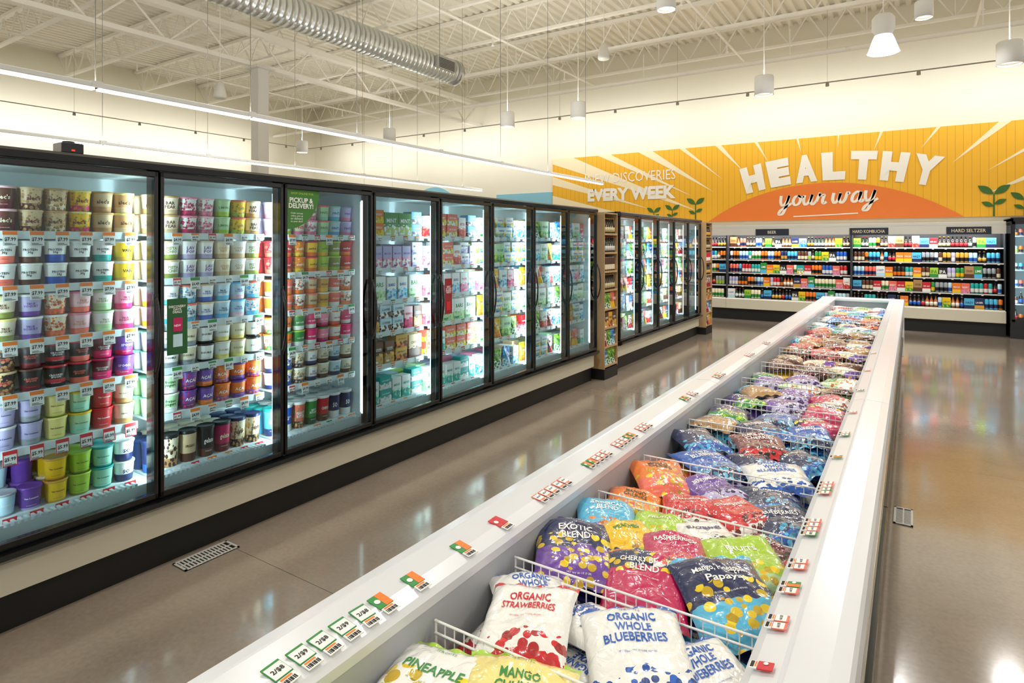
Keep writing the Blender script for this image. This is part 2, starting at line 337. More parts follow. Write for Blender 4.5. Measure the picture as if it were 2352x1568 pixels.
# ------------------------------------------------------------------ shelf price tags
def shelf_tag(top,price,w,h):
    g=MB(); g.box(0,0.002,-w/2,w/2,-h,0); g.box(0.002,0.003,-w/2,w/2,-h*0.26,0,1)
    g.text(price,lambda u,v:(0.0035,u,-h*0.56+v),w=w*0.78,h=h*.3,m=2,bold=0.03,res=1)
    for i,k in enumerate((0.84,0.92)): g.box(0.002,0.003,-w*0.38,w*(0.1+0.25*i),-h*k-0.001,-h*k+0.0012,2)
    if top=='red': 
        for a in ((-w/2,-w/2+.003,-h,0),(w/2-.003,w/2,-h,0),(-w/2,w/2,-h,-h+.003)): g.box(0.002,0.0028,*a,1)
    return g.mesh('price_tag',[wht,pm(top),blk])
tagsets={(t,p):shelf_tag(t,p,0.054,0.066) for t,p in (('orange','$7.99'),('red','$5.99'),('orange','$4.99'),('green','$6.49'),('red','$6.99'),('green','$4.79'))}
smalltags=[shelf_tag(t,p,0.045,0.040) for t,p in (('orange','$4.99'),('red','$5.49'),('green','$3.99'),('white','$6.99'))]
# ------------------------------------------------------------------ tubs
TP=[(0.037,0.0),(0.040,0.003),(0.047,0.088),(0.0485,0.092),(0.0485,0.096)]
def rz(z): return 0.0405+(0.047-0.040)*z/0.088
def tub_mesh(base,second,text,tc,blob=None,lo=0.0,hi=0.3,th=0.03):
    g=MB(); g.lathe(TP,24,m=0)
    def f(u,v):
        z=0.054+v; R=rz(z)+0.0012; a=u/R; return (R*math.cos(a),R*math.sin(a),z)
    n=max(len(q) for q in text.split('\n')); g.text(text,f,w=min(0.058,0.012*n+0.010),m=1,bold=0.025,res=1)
    def f2(u,v):
        z=0.020+v; R=rz(z)+0.0012; a=u/R; return (R*math.cos(a),R*math.sin(a),z)
    g.text('FROZEN DESSERT',f2,w=0.04,m=1,bold=0.0,res=1)
    return g.mesh('ice_cream_tub',[pack_mat(base,second,blob,lo,hi,2,60,0.4),pm(tc)])
lidg={}
def lid_mesh(c):
    if c not in lidg:
        g=MB(); g.lathe([(0.0495,0.0),(0.051,0.001),(0.051,0.009),(0.049,0.0115),(0.047,0.0095),(0.0,0.0095)],24,cap=False); lidg[c]=g.mesh('lid',[mat('lid_'+c.replace(' ','_'),c,0.35)])
    return lidg[c]
tubc={}
def tub(spec,loc,grp,s=1.0,sz=None):
    base,second,text,tc,lid,blob,lo,hi=spec
    if spec not in tubc: tubc[spec]=tub_mesh(base,second,text,tc,blob,lo,hi)
    o=obj('ice_cream_tub',tubc[spec],None,loc,(0,0,random.uniform(-0.4,0.0)),label='%s and %s ice cream tub with %s lid'%(base,second,lid),category='ice cream tub',group=grp)
    o.scale=(s,s,sz or s)
    obj('lid',lid_mesh(lid),o,(0,0,0.0945))
def T(base,second,text,tc,lid,blob=None,lo=0.0,hi=0.3): return (base,second,text,tc,lid,blob,lo,hi)
D1=[
 [T('cream','brown',"alec's",'maroon','pale pink','tan'),T('brown','maroon',"alec's",'cream','pale pink','maroon'),T('beige','brown',"alec's",'maroon','beige','tan'),T('beige','cream',"alec's",'brown','tan','tan'),T('yellow','hot pink',"alec's",'maroon','pale yellow','gold'),T('beige','tan',"alec's",'brown','tan'),T('tan','beige',"alec's",'brown','pale yellow')],
 [T('white','black','PROTEIN\n30g','black','beige',None,0.5,0.8),T('white','coral','PROTEIN\n30g','black','white',None,0,0.35),T('white','brown','PROTEIN\n30g','black','white'),T('white','blue','PROTEIN\n30g','navy','white',None,0,0.4),T('white','black','PROTEIN\n30g','black','white',None,0,0.25),T('white','teal','PROTEIN\n30g','black','white',None,0,0.35),T('yellow','gold','VAN','black','white',None,0,.2)],
 [T('cream','beige','TRUE\nYOGURT','tan','white',None,0,0.2),T('cream','olive','TRUE\nYOGURT','brown','pale yellow'),T('lavender','purple','TRUE\nYOGURT','purple','white',None,0,0.25),T('cream','coral','TRUE\nYOGURT','red','white','orange',0,0.3),T('pale pink','coral','TRUE\nYOGURT','tan','pink'),T('white','pale green','TRUE\nYOGURT','olive','pale green',None,0,0.4),T('pink','hot pink','TRUE\nYOGURT','maroon','pale pink')],
 [T('brown','black','CROOKED\nSPOON','red','black'),T('black','brown','CROOKED\nSPOON','coral','beige','tan',0,0.3),T('black','maroon','CROOKED\nSPOON','coral','brown'),T('black','red','CROOKED\nSPOON','white','red',None,0.2,0.4),T('black','coral','CROOKED\nSPOON','coral','red'),T('maroon','hot pink','CROOKED\nSPOON','white','magenta',None,0,0.4),T('purple','magenta','SPOON','white','purple')],
 [T('magenta','pink','Van Leeuwen','white','magenta'),T('grey','lavender','Van Leeuwen','navy','white',None,0,1),T('lavender','grey','Van Leeuwen','navy','lavender'),T('pale yellow','lime','Van Leeuwen','brown','pale yellow',None,0,0.05),T('pale green','mint','Van Leeuwen','dark green','yellow',None,0,0.5),T('red','coral','Van Leeuwen','white','red',None,0,0.05),T('cream','tan','Van Leeuwen','brown','cream')],
 [T('hot pink','pink','Van Leeuwen','white','hot pink',None,0,.1),T('pale blue','grey','Van Leeuwen','white','grey',None,0,.1),T('purple','lavender','Van Leeuwen','white','purple',None,0,.1),T('yellow','gold','Van Leeuwen','brown','gold',None,0,.1),T('lime','olive','Van Leeuwen','brown','lime',None,0,.1),T('mint','teal','Van Leeuwen','dark green','teal',None,0,.1),T('white','navy','SO','navy','white',None,0,.4)]]
D2=[
 [T('cream','tan','BAR\nPEAR','brown','beige'),T('cream','beige','BAR\nPEAR','brown','tan'),T('white','magenta','TRIPLE\nBERRY','magenta','pink','magenta'),T('white','pink','STRAW\nBERRY','hot pink','pale pink','pink'),T('pale green','lime','LIMON','green','pale green'),T('yellow','lime','CORN','olive','coral','gold')],
 [T('cream','lavender','PISTA\nCHIO','olive','cream'),T('white','olive','PISTA\nCHIO','olive','beige'),T('white','lavender','LAV\nPOP','purple','white'),T('white','lavender','LAV\nPOP','purple','cream'),T('cream','beige','COCO\nNUT','tan','cream'),T('white','beige','COCO\nNUT','tan','white')],
 [T('cream','yellow','TRUE\nYOGURT','tan','white'),T('white','light blue','TRUE\nYOGURT','navy','white'),T('white','light blue','TRUE\nYOGURT','navy','coral','light blue'),T('white','blue','TRUE\nYOGURT','blue','beige'),T('pale blue','light blue','TRUE\nYOGURT','navy','white'),T('pale blue','pale pink','TRUE\nYOGURT','purple','light blue')],
 [T('white','pale green','DOUBLE','green','mint'),T('white','grey','DOUBLE','black','black'),T('cream','grey','DOUBLE','black','white'),T('white','black','DOUBLE','black','black',None,0,.15),T('white','pale yellow','DOUBLE','olive','cream'),T('cream','pale yellow','DOUBLE','olive','beige')],
 [T('pale green','mint','frozen\nyogurt','dark green','mint'),T('pale green','white','frozen\nyogurt','dark green','white'),T('purple','dark purple','A\u00c7A\u00cd','white','purple','magenta'),T('purple','orange','A\u00c7A\u00cd','white','dark purple'),T('orange','purple','A\u00c7A\u00cd','white','orange','coral'),T('orange','purple','A\u00c7A\u00cd','white','purple')],
 [T('navy','blue','GELATO','white','navy'),T('cream','tan','ORGANIC','brown','black','brown'),T('beige','brown','ORGANIC','brown','black'),T('black','brown','gelato','white','black'),T('magenta','maroon','gelato','cream','black'),T('cream','black','gelato','brown','navy','tan')]]
D3=[
 [T('lavender','pink','PINTS','purple','lavender'),T('pale green','lime','PINTS','green','pale green'),T('cream','pink','PINTS','red','pink'),T('white','pink','PINTS','magenta','pink','pink'),T('pale green','mint','PINTS','green','coral'),T('pale blue','light blue','PINTS','blue','mint')],
 [T('red','coral','sorbet','white','red','coral'),T('red','orange','sorbet','white','red'),T('orange','yellow','sorbet','white','orange','yellow'),T('yellow','orange','sorbet','brown','red'),T('lime','yellow','sorbet','green','lime'),T('olive','lime','sorbet','white','lime')],
 [T('orange','white','VEGAN','brown','cream'),T('coral','orange','VEGAN','white','orange'),T('white','orange','VEGAN','brown','white','orange'),T('beige','orange','VEGAN','brown','coral'),T('gold','yellow','VEGAN','brown','white'),T('coral','white','VEGAN','white','cream')],
 [T('white','green','oat milk','green','orange','coral'),T('orange','white','oat milk','brown','green'),T('green','white','oat milk','white','lime'),T('hot pink','white','oat milk','white','hot pink'),T('pink','magenta','oat milk','white','green'),T('white','coral','oat milk','red','orange')],
 [T('white','navy','SO\nGOOD','navy','white'),T('white','blue','SO\nGOOD','navy','pale yellow','blue'),T('cream','navy','SO\nGOOD','navy','white','tan'),T('white','navy','SO\nGOOD','navy','beige'),T('cream','brown','SO\nGOOD','navy','white'),T('pale blue','navy','SO\nGOOD','navy','white')],
 [T('light blue','navy','COCO','white','teal'),T('blue','white','CHOCOLATE\nCHIP','white','white'),T('coral','brown','PEANUT\nBUTTER','white','white','tan'),T('green','dark green','MINTY\nPISTACHIO','white','white'),T('red','brown','CHERRY','white','white'),T('navy','white','SO','white','white')]]
LEV=[0.455,0.752,0.998,1.236,1.482,1.727]  # shelf top heights, bottom to top
PITCH=0.7377
XF=-3.36
tubshelf='ice cream tubs in the glass door freezer'
DOORS1=[-0.594+PITCH*i for i in range(11)]
# stock standing deeper on the shelves, glimpsed only through the gaps
stockcols=['white','cream','beige','tan','brown','grey','lavender','purple','pink','hot pink','red','orange','yellow','lime','pale green','mint','teal','light blue','blue','navy','pale blue']
stockm=[pm(c) for c in stockcols]; SI={c:i for i,c in enumerate(stockcols)}
tubstock=MB(); boxstock=MB()
def fill_tubs(D,y0):
    for ri,row in enumerate(D):
        z=LEV[5-ri]+0.001
        big=(D is not D1 and ri==5)
        for c in range(7):
            spec=row[c] if c<len(row) else row[(c+ri)%len(row)]
            yy=y0+0.066+c*0.1005
            nst=2; sc=0.97
            if D is D1 and ri==5: nst=1 if c in (0,1,2) else 2
            if D is D1 and ri==4 and c==0: nst=1
            if big: nst=1
            for k in range(nst): tub(spec,(XF-0.055-random.uniform(0,0.008),yy+(random.uniform(-0.001,0.001)),z+k*0.1075*sc),tubshelf,sc,1.65 if big else None)
            for dep in (1,2):
                for k in range(2 if not big else 1):
                    b=SI.get(spec[0],SI['white']); l_=SI.get(spec[4],SI['cream']); hz=1.6 if big else 1.0
                    tubstock.lathe([(.038,0),(.046,.088*hz),(.049,.09*hz),(.049,.101*hz),(.0,.101*hz)],10,(XF-0.055-dep*0.104,yy,z+k*0.104),ms=[b,l_,l_,l_],cap=False)
fill_tubs(D1,DOORS1[2]); fill_tubs(D2,DOORS1[3]); fill_tubs(D3,DOORS1[4])
obj('ice_cream_tub_stock',tubstock.mesh('ice_cream_tub_stock',stockm),None,label='rows of ice cream tubs standing deeper on freezer shelves',category='ice cream tubs',kind='stuff')
# ------------------------------------------------------------------ cartons & pouches
def carton_mesh(base,second,text,tc,w,h,d,blob=None,lo=0,hi=.4):
    g=MB(); g.box(-d,0,-w/2,w/2,0,h,0,0.002)
    g.text(text,lambda u,v:(0.0012,u,h*0.66+v),w=w*0.70,m=1,bold=0.02,res=1)
    g.box(0,0.0008,-w*0.38,-w*0.05,h*0.08,h*0.16,1)
    return g.mesh('frozen_food_carton',[pack_mat(base,second,blob,lo,hi,2,38,0.4,rad=0.5,bhi=0.5),pm(tc)])
def pouch_mesh(base,second,text,tc,w,h,blob=None):
    g=MB(); nx,nz=10,14; vs=[];fs=[]
    for side in (1,-1):
        for j in range(nz+1):
            v=j/nz
            for i in range(nx+1):
                u=-1+2*i/nx
                t=0.035*max(0,(1-u**4))**0.5*(1.0-0.9*v**3)*(0.7+0.3*math.sin(6*v+3*u)); t=max(t,0.001)
                vs.append((side*t-0.04,u*w/2*(1-0.04*math.sin(math.pi*v)),v*h))
    n=(nx+1)*(nz+1)
    for s in (0,1):
        for j in range(nz):
            for i in range(nx):
                a=s*n+j*(nx+1)+i; fs.append((a,a+1,a+nx+2,a+nx+1))
    g.add(vs,fs,0,True); g.text(text,lambda u,v:(0.0,u,h*0.6+v),w=w*0.7,m=1,bold=0.02,res=1)
    return g.mesh('frozen_food_pouch',[pack_mat(base,second,blob,0,.4,2,40,0.3,0.25,0.3,rad=.5),pm(tc)])
CAR=[('light blue','navy','SANDWICH','white','white'),('blue','white','COOKIE','white','tan'),('green','lime','MINT','white','white'),('orange','yellow','MANGO','white','yellow'),
 ('lavender','white','MOCHI','purple','pink'),('white','lavender','MOCHI','purple','lavender'),('white','pale blue','BARS','blue','light blue'),('white','pale green','BARS','green','pale green'),
 ('coral','white','FRUIT BAR','white','yellow'),('brown','tan','CARAMEL\nCRUNCH','white','gold'),('pale blue','white','COFFEE','brown','brown'),('white','pink','POPS','hot pink','pink'),
 ('beige','brown','CHOCO','brown','brown'),('gold','orange','CRUNCH','brown','brown'),('white','teal','MINIS','teal','mint'),('teal','white','COCONUT','white','white'),
 ('white','red','BITES','red','coral'),('pale green','green','VEGGIE','dark green','lime'),('white','light blue','WAFFLES','blue','yellow'),('pale pink','hot pink','BERRY','magenta','magenta'),('yellow','white','LEMON','green','white'),('red','white','CHERRY','white','pink')]
carm=[]
for i,(b,s,t,tc,bl) in enumerate(CAR):
    w,h=[(.12,.10),(.10,.175),(.15,.185),(.13,.10),(.095,.17)][i%5]; carm.append((carton_mesh(b,s,t,tc,w,h,0.09,bl),w,h,b,s))
POU=[pouch_mesh(*a) for a in (('yellow','orange','MANGO','white',.13,.19,'gold'),('blue','white','CHIPS','white',.13,.19,'light blue'),('lime','white','PEAS','dark green',.13,.18,'green'),('white','red','CHERRY','red',.13,.18,'maroon'),('coral','yellow','FRIES','white',.13,.19,None))]
POC=['yellow','blue','lime','white','coral']
rows_pal={3:[[0,1,2,3],[4,5],[6,7],[9,10,19],[13,12,9],[15,14]],4:[[8,16,0],[5,4,16,8],[6,11,16],[11,7,6],[14,6,8],[14,15,7]],
 5:[[18,6,7],[17,18,7],[19,6,11],[7,18,20],[17,7,21],[6,14]],6:[[6,17],[18,7,6],[16,6],[20,7],[21,16],[6,18]],7:[[6,7],[14,18],[6,11],[7,14],[6,18],[7,14]]}
def fill_cartons(y0,pal,levels,grp,pouch=0.0):
    for li,z in enumerate(levels):
        p=pal[len(levels)-1-li] if pal else None; y=y0+0.028; end=y0+PITCH-0.026; miss=0; items=[]
        while miss<8:
            if random.random()<pouch and end-y>.135:
                items.append(('p',random.randrange(5),0.13)); y+=0.132; continue
            k=random.choice(p) if p else random.randrange(len(carm)); w=carm[k][1]
            if y+w>end: miss+=1; p=None if miss>3 else p; continue
            items.append(('c',k,w)); y+=w+0.002
        gap=(end-y)/max(1,len(items)-1) if len(items)>1 else 0; y=y0+0.028
        for t_,k,w in items:
            if t_=='p':
                obj('frozen_food_pouch',POU[k],None,(XF-0.005,y+w/2,z+0.001),(0,0,random.uniform(-.05,.05)),label='%s plastic frozen food pouch standing on a freezer shelf'%POC[k],category='frozen food pouch',group='pouches in the freezer')
            else:
                me,w,h,b,s=carm[k]; n=1 if h>0.12 else 2
                for q in range(n):
                    obj('frozen_food_carton',me,None,(XF-0.008-random.uniform(0,.012),y+w/2,z+0.001+q*(h+0.0005)),(0,0,0),label='%s and %s frozen food carton on a freezer shelf'%(b,s),category='frozen food carton',group=grp)
            y+=w+0.002+gap
        y=y0+.03
        while y<y0+PITCH-.12:
            w=random.uniform(.09,.14); boxstock.box(XF-.25,XF-.13,y,y+w-.004,z+.001,z+random.uniform(.16,.205),SI[random.choice(['white','cream','pale blue','lavender','pale green','beige','light blue','pink','lime','white','orange'])]); y+=w
for k in range(3,8): fill_cartons(DOORS1[k+2],rows_pal[k],LEV,'cartons in the first freezer bank',pouch=0.3 if k>=5 else 0.05)
Y2=7.46; DOORS2=[Y2+PITCH*i+0.01 for i in range(6)]
big_=[i for i in range(len(CAR)) if i%5 in (1,2)]
for k in range(5): fill_cartons(DOORS2[k],[big_]*6,LEV,'cartons in the second freezer bank',pouch=0.55)
obj('frozen_food_carton_stock',boxstock.mesh('frozen_food_carton_stock',stockm),None,label='rows of frozen cartons standing deeper on freezer shelves',category='frozen food cartons',kind='stuff')
# ------------------------------------------------------------------ upright freezer cases
def handle_mesh():
    g=MB(); pts=[]
    for i in range(13):
        t=i/12; pts.append((0.014+0.036*math.sin(math.pi*t)**0.7,0,-0.19+0.38*t))
    for a,b in zip(pts[:-1],pts[1:]): g.tube(a,b,0.008,8)
    g.box(-0.002,0.014,-0.012,0.012,-0.21,-0.178,0,0.003); g.box(-0.002,0.014,-0.012,0.012,0.178,0.21,0,0.003)
    return g.mesh('door_handle',[blackm])
HM=handle_mesh()
g=MB(); W=PITCH-0.010; zb,zt=0.385,2.04; fw=0.020
g.box(-0.035,0,0,W,zb,zb+0.03,0,0.004); g.box(-0.035,0,0,W,zt-0.03,zt,0,0.004); g.box(-0.035,0,0,fw,zb,zt,0,0.004); g.box(-0.035,0,W-fw,W,zb,zt,0,0.004)
DM=g.mesh('door_frame',[blackm])
g=MB(); g.add([(-0.016,fw-0.004,zb+.026),(-0.016,W-fw+.004,zb+.026),(-0.016,W-fw+.004,zt-.026),(-0.016,fw-0.004,zt-.026)],[(0,1,2,3)]); GM=g.mesh('glass_pane',[glass])
def shelf_mesh(L):
    g=MB(); g.box(-3.74,-3.365,0.03,L-0.03,-0.012,0); g.box(-3.362,-3.354,0.03,L-0.03,-0.030,0.006)
    return g.mesh('shelf',[mat('shelf_white','#DCE9EC',0.4)])
def case(y0,n,label,e):
    L=n*PITCH; r=root('glass_door_freezer',label,'glass door freezer',(0,y0,0),group='glass door freezers')
    g=MB()
    g.box(-4.25,-3.75,0,L,0.30,2.06,1); g.box(-4.25,-3.25,0,L,2.04,2.085,0); g.box(-4.0,-3.3,0.02,L-.02,0.36,0.44,1)
    g.box(-4.25,-3.25,0,0.02,0.30,2.06,0); g.box(-4.25,-3.25,L-0.02,L,0.30,2.06,0)
    g.box(-4.0,-3.3,0.02,0.024,0.44,2.04,1); g.box(-4.0,-3.3,L-.024,L-.02,0.44,2.04,1); g.box(-4.0,-3.3,0.02,L-.02,2.03,2.038,1)
    g.box(-4.2,-3.28,0,L,0.0,0.17,2); g.box(-4.2,-3.245,0,L,0.17,0.325,3)
    obj('body',g.mesh('case_body',[blackm,inwhite,blackk,creamp]),r)
    g=MB(); g.extr([(-3.26,0.325),(-3.19,0.33),(-3.165,0.35),(-3.17,0.372),(-3.26,0.382)],'Y',0,L); obj('bumper',g.mesh('bumper',[blackm]),r)
    g=MB(); g.extr([(-3.27,2.04),(-3.19,2.045),(-3.185,2.075),(-3.2,2.088),(-3.27,2.088)],'Y',0,L); obj('top_trim',g.mesh('top_trim',[blackm]),r)
    for i in range(n+1):
        g=MB(); a=max(0,i*PITCH-0.02); b=min(L,i*PITCH+0.02); g.box(-3.285,-3.237,a,b,0.38,2.05)
        obj('mullion',g.mesh('mullion',[blackm]),r)
        g=MB(); g.box(-3.30,-3.286,(a+b)/2-0.012,(a+b)/2+0.012,0.46,1.98); obj('led_strip',g.mesh('led_strip',[ledc]),r,label='cool white vertical light strip')
        light('freezer_led','AREA',(-3.303,(a+b)/2,1.22),(0,math.radians(90),0),e,(0.86,0.965,1.0),r,shape='RECTANGLE',size=1.5,size_y=0.03)
    for i in range(n):
        d=obj('door',DM,r,(-3.197,i*PITCH+0.005,0)); obj('glass_pane',GM,d); obj('handle',HM,d,(0.0,W-0.018,1.21))
        sm=shelf_mesh(PITCH)
        for z in LEV[1:]: obj('shelf',sm,r,(0,i*PITCH,z))
        g=MB(); g.box(-3.74,-3.365,0.03,PITCH-0.03,0.443,0.455); g.box(-3.362,-3.354,0.03,PITCH-0.03,0.43,0.462)
        for k in range(26): yy=0.045+k*0.025; g.box(-3.352,-3.30,yy,yy+0.012,0.441,0.452)
        obj('air_grille',g.mesh('air_grille',[mat('shelf_white','#DCE9EC')]),r,(0,i*PITCH,0))
    return r
case(DOORS1[0],5,'black-framed upright glass door freezer stocked with ice cream tubs',8.5)
case(DOORS1[5],5,'black-framed upright glass door freezer stocked with frozen cartons',7.2)
case(Y2+0.01,5,'black-framed upright glass door freezer beside the wooden racks',7.2)
# price tags on shelf rails
plan={3:[('green','$6.49'),('orange','$4.99'),('red','$6.99')],4:[('orange','$4.99'),('green','$4.79'),('orange','$7.99')]}
lev1={5:('orange','$7.99'),4:('orange','$7.99'),3:('orange','$7.99'),2:('orange','$7.99'),1:('red','$5.99'),0:('red','$5.99')}
stuff=MB(); stuff2=MB()
stmats=smalltags[0].materials[:]+[pm('red'),pm('green')]
for d in range(2,10):
    for li,z in enumerate(LEV):
        cols=7 if d<5 else 5
        for c in range(cols):
            yy=DOORS1[d]+0.07+c*(0.1 if cols==7 else 0.14)
            if d==2: key=lev1[li]; me=tagsets[key]; lab='%s and white paper price tag on a freezer shelf edge'%key[0]
            elif d<5: me=tagsets[random.choice(plan[d])] if (c+li)%3==0 else random.choice(smalltags); lab='small paper price tag on a freezer shelf edge'
            else: me=random.choice(smalltags); lab='small paper price tag on a freezer shelf edge'
            if d<7: obj('price_tag',me,None,(-3.352,yy,z+0.004),(0,-0.12,0),label=lab,category='price tag',group='price tags on the freezer shelves')
            else: stuff.merge(me,(-3.352,yy,z+0.004),random.choice([[0,1,2],[0,3,2],[0,4,2]]))
for k in range(5):
    for z in LEV:
        for c in range(4): stuff.merge(smalltags[0],(-3.352,DOORS2[k]+0.1+c*.16,z+.004),random.choice([[0,1,2],[0,3,2],[0,4,2]]))
# door posters
g=MB(); n=14; pts=[(0,0),(0.255,0)]+[(0.255*math.cos(a),-0.25*math.sin(a)) for a in [math.pi/2*i/n for i in range(1,n)]]+[(0,-0.25)]
g.add([(0,u,v) for u,v in pts],[tuple(range(len(pts)))],0)
g.text('PICKUP &\nDELIVERY!',lambda u,v:(0.002,0.112+u,-0.085+v),w=0.185,m=1,bold=0.03); g.text('SHOP ONLINE FOR',lambda u,v:(0.002,0.12+u,-0.025+v),w=0.17,m=2,bold=0.01)
for i in range(4): g.text(['Order and pay','online, pick up','or delivery','to your door'][i],lambda u,v,i=i:(0.002,0.08+u,-0.15-i*0.017+v),w=0.09,m=1,bold=0.0)
obj('door_decal',g.mesh('door_decal',[mat('sign_green','#3E7A2E',0.5),wht,pm('lime')]),None,(-3.208,2.375,2.012),label='green quarter-round sticker with white lettering on freezer door glass',category='sticker')
g=MB(); g.box(0,0.003,0,0.105,-0.29,0,0); g.text('DISCOVERY\nDAYS\nDEALS',lambda u,v:(0.004,0.052+u,-0.055+v),w=0.088,m=1,bold=0.02)
g.box(0.003,0.0045,0.03,0.078,-0.17,-0.10,2); g.box(0.003,0.0045,0.03,0.078,-0.25,-0.185,3); g.text('NEW',lambda u,v:(0.005,0.052+u,-0.14+v),w=0.035,m=1,bold=.02)
obj('door_poster',g.mesh('door_poster',[mat('poster_green','#1F5A2C',0.5),wht,pm('magenta'),pm('pale blue')]),None,(-3.196,1.655,1.39),label='narrow dark green poster with white lettering on freezer door',category='poster')
g=MB(); g.box(0,0.003,0,0.09,-0.29,0,0); g.text('ONLY\nAT OUR\nFROZEN\nTREATS',lambda u,v:(0.004,0.045+u,-0.09+v),w=0.07,m=1,bold=0.02); g.box(0.003,0.0045,0.02,0.07,-0.26,-0.19,2)
obj('door_poster',g.mesh('door_poster_red',[mat('poster_red','#8E1A26',0.5),wht,pm('red')]),None,(-3.19,3.875,1.385),label='narrow dark red poster with white lettering on freezer door',category='poster')
# sensor box on top
g=MB(); g.box(-0.05,0.05,-0.045,0.045,0,0.05,0,0.006); g.box(0.05,0.053,-0.006,0.006,0.012,0.018,1); g.tube((0,0,0.05),(0,0,0.06),0.025,10)
obj('camera_box',g.mesh('camera_box',[blackm,mat('red_led','#FF2010',0.4,emit=4)]),None,(-3.28,1.25,2.089),label='small black sensor box with red light on the freezer top',category='sensor')
# ------------------------------------------------------------------ bottle / can / jar
def can_mesh(b,s,tc,h=0.122,r=0.032,txt='ALE'):
    g=MB(); g.lathe([(r*.78,0),(r,h*.06),(r,h*.9),(r*.84,h*.985),(r*.82,h)],12,ms=[1,0,0,1]); return g.mesh('drink_can',[pack_mat(b,s,None,0.15,0.5),chrome])
def bottle_mesh(gl,lab,cap,h=0.21,r=0.031):
    g=MB(); g.lathe([(r*.9,0),(r,h*.02),(r,h*.14),(r*1.01,h*.14),(r*1.01,h*.44),(r,h*.44),(r,h*.56),(r*.45,h*.74),(r*.38,h*.94),(r*.45,h*.94),(r*.45,h)],12,ms=[0,0,1,1,1,0,0,0,2,2]); return g.mesh('bottle',[mat('bottle_glass_'+gl,gl,0.1,coat=0.6),mat('bottle_label_'+lab,lab,0.5),mat('bottle_cap_'+cap,cap,0.4)])
cans=[(can_mesh(a,b,'white'),a) for a,b in (('green','yellow'),('blue','white'),('gold','black'),('black','orange'),('light blue','navy'),('red','white'),('grey','lime'),('teal','white'),('orange','black'),('grey','black'),('olive','green'),('coral','navy'),('navy','gold'),('brown','cream'),('white','navy'),('pale blue','blue'),('lavender','white'),('cream','green'))]
bots=[(bottle_mesh(a,b,c),n) for a,b,c,n in (('#2A1408','#C9B98D','#D6A23A','brown'),('#0F2A14','#D2D2CE','#CC1F2B','green'),('#2A1408','#CC1F2B','#17171A','brown'),('#0B0B0D','#D6A23A','#D6A23A','black'),('#2A1408','#1E5BB8','#A9A9A0','brown'),('#A85A20','#E0D8C8','#17171A','amber'))]
def bcar(b,s,t,tc,w,h,blob=None):
    g=MB(); g.box(-w/2,w/2,0,0.12,0,h,0,0.002); g.text(t,lambda u,v:(u,-0.0015,h*0.6+v),w=w*0.75,m=1,bold=0.02,res=1); return (g.mesh('drink_carton',[pack_mat(b,s,blob,0.0,0.35,2,35,rad=.5,bhi=.5),pm(tc)]),w,h,b)
bcs=[bcar(*a) for a in (('teal','white','SELTZER','white',.14,.14,'yellow'),('yellow','green','LEMON','green',.13,.14,'lime'),('black','white','IPA','white',.13,.14),('light blue','navy','HAZY','navy',.15,.14),('lime','green','IPA','green',.13,.14),('grey','blue','LITE','blue',.15,.14,'light blue'),('red','white','RED ALE','white',.13,.14),('coral','pink','BERRY','white',.13,.14,'pink'),('orange','yellow','PEACH','white',.13,.14),('kraft','brown','CIDER','brown',.14,.17),('green','light blue','LIME','white',.12,.17),('white','red','CHERRY','red',.12,.17,'coral'),('navy','gold','LAGER','white',.14,.15),('white','pale blue','LIGHT','blue',.15,.15))]
# ------------------------------------------------------------------ wooden racks
woodm=mat('light_wood','#B4946B',0.5,var=0.12,bscale=7)
def rack(y0,label,grp):
    w=0.40; r=root('wooden_display_rack',label,'display rack',(-3.34,y0,0),group='wooden display racks')
    g=MB(); g.box(-0.2,0.2,0,w,0,0.13,0,0.005); obj('base',g.mesh('rack_base',[blackk]),r)
    g=MB(); g.box(-0.2,0.2,0,0.014,0.13,2.05,0,0.002); g.box(-0.2,0.2,w-0.014,w,0.13,2.05,0,0.002); g.box(-0.2,-0.18,0.014,w-.014,0.13,2.05); g.box(-0.2,0.2,0.014,w-.014,2.035,2.05)
    obj('frame',g.mesh('rack_frame',[woodm]),r)
    g=MB(); g.box(-0.18,0.19,0.015,w-0.015,-0.012,0); g.box(0.19,0.2,0.015,w-.015,-0.012,0.012); sm=g.mesh('rack_shelf',[woodm])
    zs=[0.16+i*0.232 for i in range(8)]
    for i,z in enumerate(zs): obj('shelf',sm,r,(0,0,z))
    for i,z in enumerate(zs):
        typ=['pouch','pouch','carton','pouch','bottle','can','bottle','bottle'][i]
        if typ=='bottle':
            me,nm=random.choice(bots[:4]); y=0.052
            while y<w-0.045:
                o=obj('bottle',me,None,(-3.34+0.15,y0+y,z+0.001),label='%s glass bottle on a wooden rack shelf'%nm,category='bottle',group=grp); o.scale=(.95,.95,.95); y+=0.0595
        elif typ=='can':
            me,nm=random.choice(cans[5:14]); y=0.052
            while y<w-0.045:
                o=obj('drink_can',me,None,(-3.34+0.15,y0+y,z+0.001),label='%s can on a wooden rack shelf'%nm,category='can',group=grp); o.scale=(.93,.93,1.45); y+=0.0595
        elif typ=='pouch':
            for y in (0.08,0.20,0.32):
                k=random.randrange(5)
                o=obj('snack_pouch',POU[k],None,(-3.34+0.19,y0+y,z+0.001),label='small %s snack pouch on a wooden rack shelf'%POC[k],category='snack pouch',group='snack packs on the wooden racks'); o.scale=(.8,.9,1.08)
        else:
            for y,ci in ((0.085,9),(0.20,13),(0.315,9)):
                me,ww,h,b,s=carm[ci]; o=obj('snack_carton',me,None,(-3.34+0.19,y0+y,z+0.001),label='small %s snack carton on a wooden rack shelf'%b,category='snack carton',group='snack packs on the wooden racks'); o.scale=(.8,.112/ww,.19/h)
